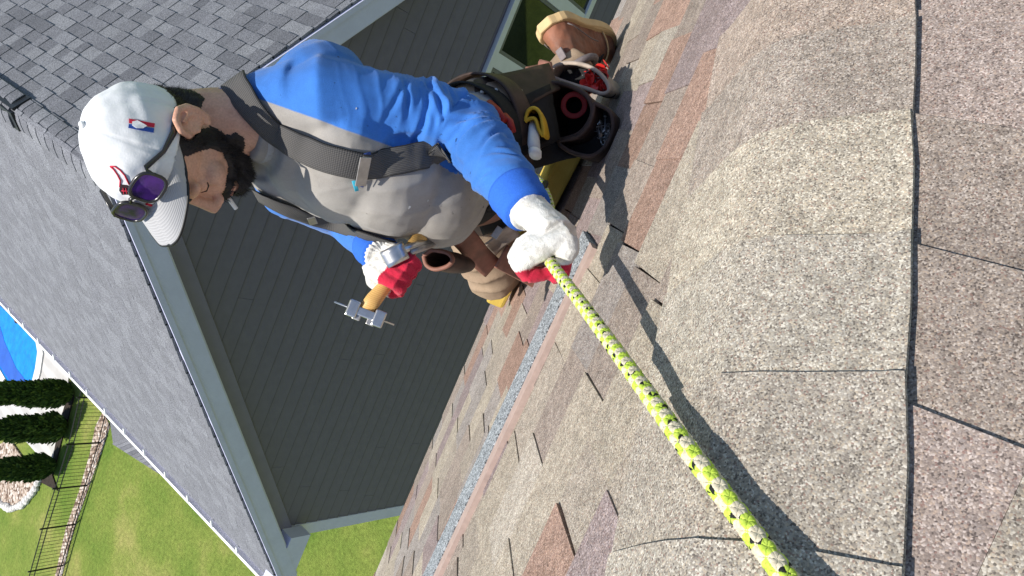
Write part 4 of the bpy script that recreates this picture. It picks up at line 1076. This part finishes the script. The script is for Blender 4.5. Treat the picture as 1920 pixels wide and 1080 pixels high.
# --- gloves
t = attr_mat('knit_glove', [(.72, .71, .67), (.56, .02, .055)], .95, .0015, .004, 260, var=.06, bump=.6); M['glove'] = t.m
mx = t.b.inputs['Base Color'].links[0].from_socket
t.color(t.mix(1.0, mx, t.ramp(t.noise(40, 6, .7), [(.45, (1, 1, 1)), (.72, (.70, .66, .60))]), 'MULTIPLY'))
kw = t.n('ShaderNodeTexVoronoi', i_Scale=620, i_Vector=t.coord()); t.bump(kw.outputs['Distance'], .55, .0014)
def fist(c0, axis, pdir, wrist, elbow, rg, name, red_off, sc=1.0, red_dir=None):
    """closed hand round a bar: axis runs from little finger to index; pdir points from the bar to the palm"""
    A = nrm(axis); p = nrm(pdir-(pdir@A)*A); w = wrist-c0; q = -(w-(w@A)*A-(w@p)*p); q = nrm(q if np.linalg.norm(q) > .01 else np.cross(A, p)); q = nrm(np.cross(np.cross(p, A), p)*0+q)
    q = np.cross(A, p)*(1 if np.cross(A, p)@q > 0 else -1)
    m = MB(); X = lambda a, b, c_: c0+(A*a+p*b+q*c_)*sc
    # palm and back
    heel, kn = -.052, .036
    for k, a in enumerate((-.034, -.012, .011, .033)):
        m.tube([X(a*.8, rg+.016, heel), X(a*.95, rg+.020, -.01), X(a, rg+.016, kn)], [.017, .0175, .0150], 12)
        e = (.9, 1.0, 1.04, .96)[k] if True else 1
        m.tube([X(a, rg+.016, kn-.004), X(a, rg+.002, kn+.022*e), X(a*.97, -rg*.4-.006, kn+.020*e-.004)], [.0140, .0122, .0116], 12)
        m.tube([X(a*.97, -rg*.4-.004, kn+.019*e-.004), X(a*.95, -rg-.012, .022), X(a*.93, -rg-.0125, -.004)], [.0116, .0110, .0106], 12)
        m.tube([X(a*.93, -rg-.0125, -.002), X(a*.92, -rg*.8-.008, -.018), X(a*.9, -.001, -.024)], [.0106, .0100, .0086], 12)
    # thumb leaves the side of the palm near the wrist and closes over the fingers
    m.tube([X(.028, rg+.010, -.045), X(.046, rg-.004, -.036), X(.050, -rg*.4, -.022)], [.019, .0165, .0142], 12)
    m.tube([X(.050, -rg*.4, -.022), X(.043, -rg-.020, -.008), X(.030, -rg-.027, .012)], [.0142, .0132, .0105], 12)
    m.tube([X(.0, rg+.014, heel+.012), wrist], [.034, .031], 16, squash=[(.036, .026), (.032, .029)], upv=A)
    m.tube([X(0, rg+.016, heel+.02), X(0, rg+.018, .02)], 0, 16, squash=[(.042, .018), (.043, .017)], upv=A)
    d = nrm(elbow-wrist); m.tube([wrist-d*.02, wrist, wrist+d*.025], [.0335, .034, .037], 18)
    v, f = union(m, .0021, 3, .45)
    rd = red_dir if red_dir is not None else -p
    side = (v-c0)@nrm(rd)-red_off
    n = normals(v, f); tw = (v-wrist)@nrm(c0-wrist); ribs = np.clip(1-np.abs(tw+.005)/.03, 0, 1)
    ang = np.arctan2((v-wrist)@p, (v-wrist)@A); v = v+n*(ribs*.0016*np.sin(ang*26)+.0016*nzv(v, 45)*(1-ribs)+.0007*nzv(v, 160))[:, None]
    return skin(name, (v, f), M['glove'], body, side=side)
# rope line in the hands' world: from the grip towards the camera
GR = Q(1024, 478, 1.14); ROPE_END = Q(1475, 1085, .507)
RAX = nrm(ROPE_END-GR)
fist(GR, RAX, Q(1005, 432, 1.10)-GR, WRL, ELL_, .0085, 'glove', .014, .80, red_dir=Q(1030, 520, 1.145)-GR)
HG = Q(742, 508, 1.42)                       # grip on the hammer
HAX = nrm(Q(688, 580, 1.40)-Q(745, 500, 1.42))
fist(HG, HAX, Q(716, 500, 1.40)-HG, WRR, ELR, .014, 'glove', .015, .80, red_dir=Q(765, 530, 1.40)-HG)
# --- trousers
t = NT('work_trousers', .92, .15); med = t.noise(9, 5); c = t.ramp(med, [(.3, (.27, .19, .13)), (.55, (.37, .275, .19)), (.75, (.44, .345, .25))]); c = t.mix(.5, c, t.ramp(t.noise(3.5, 6), [(.4, (.55, .53, .52)), (.6, (1, 1, 1))]), 'MULTIPLY')
t.color(t.mix(.5, c, t.ramp(t.noise(600, 2), [(.3, (.75,)*3), (.7, (1.2,)*3)]), 'MULTIPLY')); t.bump(t.noise(700, 2), .35, .0015); M['khaki'] = t.m
KNR = Q(925, 520, 2.0); ANR = Q(1010, 400, 2.2)
toe = onQ(1153, 92, NF, RP)+NF*.035; heel = Q(990, 38, 1.86); heel = toe+nrm(heel-toe)*.315; SD = nrm(Q(1060, 10, 2.0)-Q(1064, 70, 2.0))*.80+fwd*.60
_d = nrm(toe-heel); _s = nrm(SD-(SD@_d)*_d)
KNL = Q(952, 292, 1.90); ANL = heel+_d*.315*.24-_s*.10
HIPL, HIPR = PEL+LR*.09, PEL-LR*.09
m = MB(); m.ell(PEL+(NECK-PEL)*.02, .135, .175, .13, np.array((FR, LR, nrm(NECK-PEL))).T); m.ell(PEL-FR*.04-(NECK-PEL)*.04, .10, .15, .11, np.array((FR, LR, nrm(NECK-PEL))).T)
m.tube([HIPR, HIPR+(KNR-HIPR)*.45, HIPR+(KNR-HIPR)*.85, KNR, KNR+(ANR-KNR)*.15], [.105, .092, .078, .068, .06], 18); m.tube([KNR, KNR+(ANR-KNR)*.4, ANR], [.066, .07, .055], 16)
m.tube([HIPL, HIPL+(KNL-HIPL)*.5, KNL], [.11, .095, .07], 18); m.tube([KNL, KNL+(ANL-KNL)*.4, KNL+(ANL-KNL)*.8, ANL], [.068, .072, .062, .056], 16)
tv, tf_ = union(m, .0065, 7, .5); tn = normals(tv, tf_)
q = seg(tv, HIPR, KNR); q2 = seg(tv, KNR, ANR); wv = nzv(tv, 8)
tl = np.where(q[1] < q2[1], q[0], q[2]+q2[0]); dsp = .011*(np.clip(ridge(tl/.045*math.pi*.8+wv*3.5), 0, 1)**1.4-.4)*np.clip(nzv(tv, 6, 7.7)+.75, .2, 1)*np.interp(tl, [0, .15, .3, .5], [.4, .7, 1, .8])
tv = tv+tn*(dsp+.004*nzv(tv, 22, 3.0))[:, None]
trous = skin('trousers', (tv, tf_), M['khaki'], body)
# --- foam pad under the knees
t = NT('yellow_foam', .95, .1); c = t.ramp(t.noise(12, 5), [(.3, (.46, .32, .06)), (.7, (.60, .43, .10))]); t.color(c); t.bump(t.noise(350, 3), .7, .002); M['foam'] = t.m
fa, fb = onQ(952, 590, NF, RP), onQ(1112, 288, NF, RP); fd = nrm(fb-fa); fw = nrm(np.cross(NF, fd)); fw = fw if fw@DF > 0 else -fw
FT = .055; off_ = fw*.012
def rbox(c_, a, b, n_, mat, name, parent=None, bev=.01): return MB().box(c_, a, b, n_).build(name, mat, parent, bevel=bev)
L_ = np.linalg.norm(fb-fa); fc = (fa+fb)/2+fw*.11+NF*(FT/2+.018)
pad = rbox(fc, fd*L_/2, fw*.10, NF*FT/2, M['foam'], 'foam_pad'); tag(pad, 'yellow foam kneeling pad under the worker on the shingles', 'foam pad')
# --- left shoe (heel up, toe on the shingles) and the hidden right one
M['shoe'] = plain('worn_tan_leather', (.23, .095, .055), .6, .35, 22, .4, .002, dirt=(.20, .13, .10), dscale=16); M['sole'] = plain('cream_rubber', (.60, .43, .22), .75, .1, 30, .25, .001); M['collar_pad'] = plain('grey_lining', (.20, .17, .17), .8, .2, 80, .2)
def shoe(heel, toe, sdir, name):
    """sdir = direction the sole faces"""
    d = toe-heel; L = np.linalg.norm(d); d = d/L; s = nrm(sdir-(sdir@d)*d); w = np.cross(d, s)
    def hw_(q):
        base_ = np.interp(q, [0, .18, .42, .72, .82, 1.0], [.044, .045, .040, .053, .053, .053])
        if q < .16: base_ *= math.sqrt(max(0, 1-(1-q/.16)**2))
        if q > .74: base_ *= math.sqrt(max(0, 1-((q-.74)/.26)**2.2))
        return max(base_, .004)
    ht_ = lambda q: float(np.interp(q, [0, .03, .10, .25, .42, .60, .78, .92, 1.0], [.060, .085, .108, .112, .104, .082, .062, .050, .030]))
    prof = [(q, hw_(q), ht_(q), 0) for q in (0.004, .02, .05, .09, .14, .2, .3, .4, .5, .6, .68, .76, .84, .9, .94, .97, .99, .998)]
    bend = lambda q: s*(-.028*max(0, q-.62)**1.3*3)          # toes bent
    m = MB(); rings = []
    for q, hw, ht, _ in prof:
        c_ = heel+d*L*q+bend(q)
        rings.append([c_+w*hw*math.cos(a)*(1 if math.sin(a) < 0.2 else .86)+(-s)*(ht*max(math.sin(a), 0)+.004) for a in np.linspace(0, math.pi, 13)]+[c_+w*hw*x+(-s)*0 for x in (-.6, 0, .6)])
    n = len(rings[0]); vs_ = [p for r in rings for p in r]; fs_ = [(i*n+k, i*n+(k+1) % n, (i+1)*n+(k+1) % n, (i+1)*n+k) for i in range(len(rings)-1) for k in range(n)]+[tuple(range(n))[::-1], tuple((len(rings)-1)*n+k for k in range(n))]
    m.add(vs_, fs_); v, f = union(m, .004, 5, .5); nn = normals(v, f)
    lt = (v-heel)@d/L; cr = np.clip(1-np.abs(lt-.60)/.16, 0, 1)*np.clip(((v-heel)@-s)/.03, 0, 1); v = v+nn*(cr*.005*(ridge(lt*62+nzv(v, 25)*1.5)-.4)+.0016*nzv(v, 60))[:, None]
    so = skin(name, (v, f), M['shoe'], body)
    m = MB(); ring_b, ring_t = [], []
    outl = [(q, hw+.010, 1) for q, hw, _, _ in prof]+[(q, hw+.010, -1) for q, hw, _, _ in prof[::-1]]
    outl = [(q if 0.01 < q < .99 else q+(.03 if q > .5 else -.03), hw, sg_) for q, hw, sg_ in outl]
    ring_t = [heel+d*L*q+w*hw*sg_+bend(q)-s*.010 for q, hw, sg_ in outl]; ring_b = [p+s*.026 for p in ring_t]
    m.hexa(ring_b, ring_t); m.build('sole', M['sole'], so, bevel=.004)
    # padded collar, tongue, laces, stitched seams
    oc = heel+d*L*.22-s*.118; m = MB(); m.tube([oc+d*.056*math.cos(a)+w*.042*math.sin(a)+(-s)*(.010*math.cos(a)*-1) for a in np.linspace(0, 2*math.pi, 24)], .0095, 8, cap=False); m.build('collar_padding', M['collar_pad'], so, smooth=True)
    m = MB(); m.box(heel+d*L*.47-s*.112, d*.04, w*.022, -s*.004); m.build('tongue', M['shoe'], so, bevel=.004)
    for k in range(4): 
        c_ = heel+d*L*(.44+.055*k)-s*(.112-.008*k); MB().tube([c_-w*.028+s*.010, c_-s*.006, c_+w*.028+s*.010], .0022, 6).build('lace', M['black_metal'], so, smooth=True)
    for q0, q1, up_, sg_ in ((.10, .50, .055, -1), (.10, .50, .055, 1)):       # side seams
        MB().tube([heel+d*L*q+w*sg_*(hw_(q)*1.0+.001)-s*(up_*(.35+.65*((q-q0)/(q1-q0)))) for q in np.linspace(q0, q1, 8)], .0016, 6).build('seam', M['collar_pad'], so, smooth=True)
    MB().tube([heel+d*L*.66+bend(.66)+w*.050*math.cos(a)-s*(.075*math.sin(a)+.006)+d*.022*math.sin(a) for a in np.linspace(.1, math.pi-.1, 14)], .0026, 6).build('toe_seam', M['sole'], so, smooth=True)
    MB().box(heel-d*.003-s*.09, d*.004, w*.010, s*.016).build('heel_tab', M['collar_pad'], so, bevel=.002)
    return so
shoe(heel, toe, SD, 'shoe')
toe2 = ANR+DF*.10; toe2 = toe2-NF*(GROUND_F(toe2)-.03); shoe(ANR+(ANR-KNR)*.1, toe2, DF+NF*.4, 'shoe')
# ---------------------------------------------------------------- tool belt
M['leather'] = plain('dark_leather', (.045, .028, .022), .6, .4, 25, .4, .002, dirt=(.10, .055, .04), dscale=10)
M['tan_leather'] = plain('reddish_leather', (.23, .105, .075), .6, .25, 30, .35, .0015, dirt=(.14, .08, .06), dscale=14)
M['suede'] = plain('grey_suede', (.40, .33, .27), .95, .2, 40, .6, .002)
M['black_cloth'] = plain('black_nylon', (.012, .012, .013), .8, .3, 60, .3, .001)
belt = empty('tool_belt', tuple(Q(885, 300, 1.64))); tag(belt, 'brown leather tool belt with pouches round the worker’s waist', 'tool belt')
av = np.vstack([sv, tv]); af = list(sf)+[tuple(i+len(sv) for i in f) for f in tf_]; btree = bvh((av, af))
AXT = nrm(NECK-PEL)
def waist_ring(ctr, nrm_, w, th, mat, name, off, a0=0, a1=2*math.pi, n=72):
    e1 = nrm(FR-(FR@nrm_)*nrm_); e2 = np.cross(nrm_, e1); pts, nors = [], []
    for a in np.linspace(a0, a1, n):
        d = e1*math.cos(a)+e2*math.sin(a); o = ctr+d*.33; h = btree.ray_cast(Vector(o), Vector(-d))
        if h[0] is None: continue
        r_ = min(np.linalg.norm(np.array(h[0])-ctr), .21)
        pts.append(ctr+d*(r_+off)); nors.append(d)
    for _ in range(5): pts = [pts[0]]+[(pts[i-1]+2*pts[i]+pts[i+1])/4 for i in range(1, len(pts)-1)]+[pts[-1]]
    return ribbon(pts, nors, w, th, mat, name, belt)
TILT = nrm(AXT+FR*.12)
waist_ring(Q(872, 298, 1.615), TILT, .045, .004, M['black_cloth'], 'inner_belt', .004)
waist_ring(Q(896, 290, 1.65), TILT, .050, .005, M['leather'], 'leather_belt', .008)
waist_ring(Q(896, 290, 1.65), TILT, .042, .005, M['tan_leather'], 'front_strap', .014, -.75, .75, 30)
UPV = np.array((0, 0, 1.0))
def rim_pts(px, Z): 
    cx, cy = np.mean([p[0] for p in px]), np.mean([p[1] for p in px]); c_ = Q(cx, cy, Z); n = nrm(UPV*.9+nrm(CAM-c_)*.35)
    sp_ = spline([(*p, 0) for p in px+[px[0]]], 40)[:-1]
    return [onQ(p[0], p[1], n, c_) for p in sp_], c_, n
def pouch(px, Z, h, mat, name, lean=(0, 0, 0), taper=.8, rimr=.005, rimmat=None):
    rp_, c_, n = rim_pts(px, Z); k = len(rp_); rows_ = [(0, 1.0), (.15, 1.03), (.5, 1.0), (.85, taper+.06), (.97, taper*.9), (1.0, taper*.6)]
    vs_, fs_ = [], []
    for q, sc in rows_:
        for p in rp_: vs_.append(c_+(p-c_)*sc-UPV*h*q+np.array(lean)*q)
    for r_ in range(len(rows_)-1):
        for i in range(k): fs_.append((r_*k+i, r_*k+(i+1) % k, (r_+1)*k+(i+1) % k, (r_+1)*k+i))
    fs_.append(tuple((len(rows_)-1)*k+i for i in range(k)))
    vs_ = [np.array(p)+nrm(np.array(p)-c_)*.003*nz(p, 22) for p in vs_]
    o = obj(name, vs_, fs_, mat, belt, smooth=True); sm = o.modifiers.new('t', 'SOLIDIFY'); sm.thickness = .004; sm.offset = 0
    ring_ = [np.array(v) for v in vs_[:k]]; MB().tube(ring_+[ring_[0]], rimr, 7, cap=False).build('rim', rimmat or mat, o, smooth=True)
    return o, c_, n
PA = [(1030, 142), (1042, 124), (1072, 118), (1108, 127), (1134, 148), (1143, 168), (1130, 176), (1098, 166), (1060, 154)]
PB = [(1014, 172), (1030, 156), (1065, 160), (1098, 178), (1112, 203), (1104, 231), (1083, 252), (1053, 262), (1030, 256), (1016, 225)]
PC = [(1115, 192), (1141, 208), (1150, 237), (1139, 270), (1118, 288), (1095, 291), (1066, 282), (1048, 266), (1085, 256), (1108, 228)]
pA = pouch(PA, 1.74, .15, M['suede'], 'nail_pouch', (0.02, .03, 0)); pB = pouch(PB, 1.64, .24, M['leather'], 'tool_pouch', (0, .03, 0), .75, .006); pC = pouch(PC, 1.60, .13, M['leather'], 'front_pouch', (0, .02, 0), .85, .005)
def fill(pxy, Z, px, depth, mat): pass
# leather backing from belt to pouches, with stitched flap and studs
def quad_sheet(pxz, mat, name, th=.005, parent=belt, nu=8, nv_=8, wav=.004):
    a, b, c_, d = [Q(*p) for p in pxz]; vs_ = []
    for j in range(nv_+1):
        for i in range(nu+1):
            s_, t_ = i/nu, j/nv_; p = (a*(1-s_)+b*s_)*(1-t_)+(d*(1-s_)+c_*s_)*t_; n = nrm(np.cross(b-a, d-a)); vs_.append(p+n*wav*(nz(p, 18)+.6*nz(p, 40)))
    fs_ = [(j*(nu+1)+i, j*(nu+1)+i+1, (j+1)*(nu+1)+i+1, (j+1)*(nu+1)+i) for j in range(nv_) for i in range(nu)]
    o = obj(name, vs_, fs_, mat, parent, smooth=True); m_ = o.modifiers.new('t', 'SOLIDIFY'); m_.thickness = th; m_.offset = 0; return o
quad_sheet([(888, 150, 1.56), (1028, 120, 1.70), (1050, 168, 1.64), (900, 240, 1.48)], M['leather'], 'pouch_backing')
quad_sheet([(900, 215, 1.485), (1030, 158, 1.63), (1050, 262, 1.60), (965, 300, 1.52)], M['black_cloth'], 'pouch_backing')
quad_sheet([(968, 295, 1.60), (1052, 262, 1.66), (1090, 292, 1.64), (1000, 315, 1.66)], M['black_cloth'], 'pouch_backing')
quad_sheet([(985, 128, 1.77), (1030, 116, 1.79), (1040, 150, 1.74), (1000, 150, 1.74)], M['tan_leather'], 'pouch_flap')
m = MB(); m.tube([Q(1012, 118, 1.75), Q(1030, 122, 1.74), Q(1032, 136, 1.73), Q(1012, 140, 1.73)], .009, 8); m.build('leather_loop', M['tan_leather'], belt, smooth=True)
for x, y, z in ((905, 172, 1.53), (976, 172, 1.59), (930, 170, 1.55)): MB().ell(Q(x, y, z), .006, .006, .004).build('stud', M['dull_steel'], belt, smooth=True)
# hanging perforated straps at the front
def strap_strip(pxz, w, name, holes=True):
    pts = spline([Q(*p) for p in pxz], 14); nors = [nrm(CAM-p) for p in pts]; o = ribbon(pts, nors, w, .005, M['tan_leather'], name, belt)
    if holes:
        for i in range(2, 13, 2):
            for s_ in (-.24, .24):
                t_ = nrm(pts[i+1]-pts[i-1]); sd_ = np.cross(nors[i], t_); MB().ell(pts[i]+sd_*w*s_+nors[i]*.0052, .0022, .0022, .0012, None, 6, 4).build('eyelet', M['black_cloth'], o)
strap_strip([(846, 425, 1.56), (872, 448, 1.62), (898, 480, 1.70), (922, 502, 1.76)], .055, 'strap_end')
strap_strip([(938, 480, 1.72), (965, 495, 1.80), (995, 512, 1.86), (1012, 522, 1.88)], .060, 'strap_end')
plate(Q(932, 436, 1.66), nrm(CAM-Q(932, 436, 1.66)), Q(940, 425, 1.66)-Q(925, 447, 1.66), .028, .016, .006, M['dull_steel'], 'buckle', belt)
quad_sheet([(905, 462, 1.72), (958, 420, 1.70), (975, 440, 1.74), (925, 482, 1.78)], M['suede'], 'webbing_strap', .004)
quad_sheet([(890, 400, 1.66), (950, 380, 1.66), (965, 425, 1.74), (905, 440, 1.76)], M['black_cloth'], 'pouch_backing')
# right-hand pouch at the front of the hip
PR = [(795, 480), (812, 468), (838, 472), (850, 486), (840, 500), (818, 505), (800, 497)]
pouch(PR, 1.58, .09, M['leather'], 'small_pouch', (0, 0, 0), .8, .005, M['tan_leather'])
# steel hammer holder on the belt
pl = Q(741, 478, 1.36); n_ = nrm(CAM-pl); dx_ = nrm(Q(770, 462, 1.36)-Q(715, 490, 1.36)); dy_ = nrm(np.cross(n_, dx_))
ribbon([pl-dx_*.022-n_*.02, pl-dx_*.020, pl, pl+dx_*.018, pl+dx_*.021-n_*.02], [-dx_, nrm(n_-dx_), n_, nrm(n_+dx_), dx_], .034, .0025, M['steel'], 'hammer_holder', belt)
MB().tube([Q(752, 470, 1.37), Q(780, 462, 1.41), Q(812, 450, 1.47)], .009, 10).build('holder_bar', M['steel'], belt, smooth=True)
MB().tube([Q(770, 474, 1.38), Q(790, 466, 1.41), Q(812, 458, 1.46)], .006, 10).build('holder_bar', M['dull_steel'], belt, smooth=True)

# contents of the pouches
def nails(center, spread, n, L, mat, name, label, head=.003, hmat=None, seed=1, r=.0012, group=None):
    rr = random.Random(seed); e = empty(name, tuple(center)); tag(e, label, 'nails')
    for k in range(n):
        c_ = center+np.array((rr.gauss(0, spread[0]), rr.gauss(0, spread[1]), rr.uniform(-spread[2], spread[2]))); d = nrm((rr.gauss(0, 1), rr.gauss(0, 1), rr.gauss(0, .5)))
        o = MB().tube([c_-d*L/2, c_+d*L/2], r, 5).build('nail', mat, e)
        if head: MB().tube([c_+d*L/2, c_+d*(L/2+.0012)], head, 10).build('nail_head', hmat or mat, o)
M['red_plastic'] = plain('red_plastic', (.62, .03, .025), .4, .15, 60, 0, spec=.5)
nails(pA[1]+Q(1115, 152, 1.74)-Q(*[np.mean(PA, 0)[0], np.mean(PA, 0)[1]], 1.74)-UPV*.010, (.013, .018, .008), 44, .022, M['dull_steel'], 'red_cap_nails', 'red plastic cap nails heaped in the grey suede pouch', .0135, M['red_plastic'], 4)
nails(Q(1122, 244, 1.60)-UPV*.030, (.014, .016, .006), 40, .038, M['steel'], 'loose_nails', 'loose steel roofing nails in the dark front pouch', .0045, None, 9)
M['pouch_fill'] = M['black_cloth']
for (px_, Z_, dz) in ((PA, 1.74, .035), (PC, 1.60, .042), (PB, 1.64, .12)):
    r_, c_, n_f = rim_pts(px_, Z_); k = len(r_); vs_ = [c_+(p-c_)*.98-UPV*dz for p in r_]; obj('pouch_lining', vs_, [tuple(range(k))], M['black_cloth'], belt)
# tape roll
tc = Q(1068, 192, 1.66)-UPV*.02; n_t = nrm(CAM-tc); e1 = nrm(np.cross(n_t, UPV)); e2 = np.cross(n_t, e1)
m = MB(); k = 32; vs_, fs_ = [], []
for i in range(k):
    a = 6.2832*i/k; d = e1*math.cos(a)+e2*math.sin(a)
    vs_ += [tc+d*.030+n_t*.012, tc+d*.018+n_t*.012, tc+d*.018-n_t*.012, tc+d*.030-n_t*.012]
for i in range(k):
    j = (i+1) % k; fs_ += [(i*4+q, j*4+q, j*4+(q+1) % 4, i*4+(q+1) % 4) for q in range(4)]
M['dark_red'] = plain('dark_red_tape', (.30, .02, .02), .5, .15, 60, .1)
tag(m.add(vs_, fs_).build('tape_roll', M['dark_red'], bevel=.002), 'dark red tape roll inside the large leather pouch', 'tape')
# knife with pale handle in a yellow sleeve
kn = empty('utility_knife', tuple(Q(1000, 262, 1.58))); tag(kn, 'pale grey knife handle sticking out of a yellow sleeve on the pouch', 'knife')
M['pale_handle'] = plain('pale_handle', (.62, .64, .65), .4, .12, 40, .1); M['yellow_leather'] = plain('yellow_leather', (.62, .38, .03), .7, .2, 40, .3, .0015)
MB().tube([Q(998, 215, 1.60), Q(1001, 240, 1.55), Q(1001, 272, 1.51), Q(1003, 284, 1.495)], 0, 12, squash=[(.012, .009), (.013, .010), (.016, .011), (.015, .010)], upv=UPV).build('handle', M['pale_handle'], kn, smooth=True)
MB().tube([Q(1003, 284, 1.496), Q(1004, 292, 1.49)], 0, 12, squash=[(.0165, .012), (.015, .011)], upv=UPV).build('butt_cap', M['white_metal'], kn, smooth=True)
ysl = [(983, 225), (992, 205), (1004, 203), (1016, 222), (1020, 256), (1012, 250), (1008, 226), (992, 232)]
pouch([(984, 228), (990, 208), (1002, 202), (1013, 215), (1020, 254), (1011, 244), (1004, 224), (994, 222)], 1.53, .07, M['yellow_leather'], 'yellow_sleeve', (0, .03, 0), .8, .004)
# red handled pliers under the arm
plr = empty('pliers', tuple(Q(940, 220, 1.60))); tag(plr, 'red handled pliers tucked in the belt beside the blue sleeve', 'pliers')
for a_, b_, c__ in (((918, 192, 1.50), (932, 206, 1.48), (946, 226, 1.46)), ((946, 216, 1.48), (956, 228, 1.47), (962, 246, 1.46))): MB().tube([Q(*a_), Q(*b_), Q(*c__)], 0, 10, squash=[(.008, .006), (.009, .007), (.007, .006)], upv=UPV).build('handle', M['dark_red'], plr, smooth=True)

# ---------------------------------------------------------------- hammer
ham = empty('hammer', tuple(HG)); tag(ham, 'hammer with yellow wooden handle and steel head in the right glove', 'hammer')
t = NT('hickory', .5, .35); w = t.n('ShaderNodeTexWave', i_Scale=90, i_Distortion=3, i_Detail=3, i_Vector=t.coord()); t.color(t.ramp(w.outputs[1], [(.2, (.56, .33, .10)), (.8, (.64, .40, .14))])); M['wood'] = t.m
h0, h1 = HG-HAX*.085, Q(684, 584, 1.40)
MB().tube([h0, HG-HAX*.02, HG+HAX*.035, HG+(h1-HG)*.7, h1], 0, 14, squash=[(.012, .015), (.010, .013), (.010, .013), (.011, .016), (.010, .015)], upv=nrm(CAM-HG)).build('handle', M['wood'], ham, smooth=True)
hx = nrm(Q(722, 602, 1.40)-Q(650, 574, 1.40)); hn_ = nrm(CAM-h1); hy = nrm(np.cross(hn_, hx)); hc_ = Q(686, 588, 1.40)
hd_ = MB().box(hc_, hx*.036, hy*.0085, hn_*.012).build('head', M['steel'], ham, bevel=.003)
for s in (-1, 1):
    MB().box(hc_+hx*s*.026-hy*s*0, hx*.011, hy*.016, hn_*.014).build('face_block', M['steel'], hd_, bevel=.003)
    MB().box(hc_+hx*s*.014-hy*.012*1, hx*.008, hy*.006, hn_*.009).build('grip_pad', M['dull_steel'], hd_, bevel=.002)
MB().tube([Q(627, 566, 1.395), Q(739, 609, 1.395)], .0018, 8).build('magnet_nail', M['steel'], ham, smooth=True)

# ---------------------------------------------------------------- rope
rope = empty('safety_rope', tuple(GR)); tag(rope, 'lime, cream and black braided safety rope stretched from the left glove', 'rope')
far_ = [Q(975, 318, 1.62), Q(1008, 336, 1.50), Q(1030, 385, 1.30), Q(1026, 440, 1.19)]
hipc = onQ(1290, 842, NF, RP+NF*.0235); nxt = onQ(1385, 966, NN, RP+NN*.025); ROPE_END = onQ(1475, 1085, NN, RP+NN*.030)
near_ = [GR, GR+(hipc-GR)*.4, GR+(hipc-GR)*.8, hipc, nxt, ROPE_END, ROPE_END+(ROPE_END-nxt), ROPE_END+(ROPE_END-nxt)*3]
cl_ = spline(far_+near_, 700)
Ls = np.concatenate([[0], np.cumsum([np.linalg.norm(cl_[i+1]-cl_[i]) for i in range(len(cl_)-1)])]); NS = int(Ls[-1]/.0017)
cl_ = [np.array([np.interp(s_, Ls, [p[k] for p in cl_]) for k in range(3)]) for s_ in np.linspace(0, Ls[-1], NS)]; cl_ = np.array(cl_)
tg = np.gradient(cl_, axis=0); tg /= np.linalg.norm(tg, axis=1)[:, None]
e1s = np.zeros_like(cl_); ref = np.array((0, 0, 1.0))
for i in range(NS): ref = ref-(ref@tg[i])*tg[i]; ref /= np.linalg.norm(ref); e1s[i] = ref
e2s = np.cross(tg, e1s); sl = np.linspace(0, Ls[-1], NS)
t = NT('rope_yarn', .75, .3); a = t.n('ShaderNodeAttribute', attribute_name='along').outputs['Fac']; k = t.n('ShaderNodeAttribute', attribute_name='kind').outputs['Fac']
lime = t.ramp(t.noise(300, 3), [(.3, (.40, .55, .05)), (.7, (.54, .68, .10))]); cream = t.ramp(t.noise(300, 3), [(.3, (.50, .44, .31)), (.7, (.66, .60, .46))])
base_c = t.mix(t.math('GREATER_THAN', k, .5), cream, lime)
fl = t.math('LESS_THAN', t.math('FRACT', t.math('DIVIDE', a, .0255)), .24); fl = t.math('MULTIPLY', fl, t.math('GREATER_THAN', k, 1.5))
t.color(t.mix(fl, base_c, (.008, .009, .008))); t.bump(t.noise(1500, 2), .4, .0006); M['rope'] = t.m
RR, PITCH, NC = .0067, .046, 8
for dirn in (1, -1):
    for kk in range(NC):
        th = dirn*2*math.pi*sl/PITCH+2*math.pi*kk/NC+(math.pi/NC if dirn < 0 else 0)
        rr_ = RR+.0011*np.cos(2*math.pi*NC*sl/PITCH+math.pi*kk+(math.pi if dirn < 0 else 0))
        rad = e1s*np.cos(th)[:, None]+e2s*np.sin(th)[:, None]; cen_ = cl_+rad*rr_[:, None]
        tt_ = np.gradient(cen_, axis=0); tt_ /= np.linalg.norm(tt_, axis=1)[:, None]; sd_ = np.cross(tt_, rad)
        vs_ = np.concatenate([cen_[:, None, :]+sd_[:, None, :]*(.00265*np.cos(q))+rad[:, None, :]*(.00120*np.sin(q)) for q in np.linspace(0, 2*math.pi, 7)[:-1]], axis=1).reshape(-1, 3)
        fs_ = [(i*6+q, i*6+(q+1) % 6, (i+1)*6+(q+1) % 6, (i+1)*6+q) for i in range(NS-1) for q in range(6)]
        o = obj('strand', vs_, fs_, M['rope'], rope, smooth=True)
        kd = (2 if kk in (0, 4) else 1) if kk in (0, 1, 4, 5) else 0
        attr(o, 'along', np.repeat(sl+kk*.006, 6)); attr(o, 'kind', np.full(NS*6, kd))
MB().tube(list(cl_[::3]), .0056, 8).build('core', M['paper'], rope, smooth=True)
clp = MB(); clp.tube([Q(1012, 372, 1.36), Q(1018, 356, 1.38), Q(1023, 343, 1.40)], [.004, .0065, .006], 10); tag(clp.build('rope_clip', M['black_metal'], smooth=True), 'small black clip on the rope behind the left glove', 'clip')
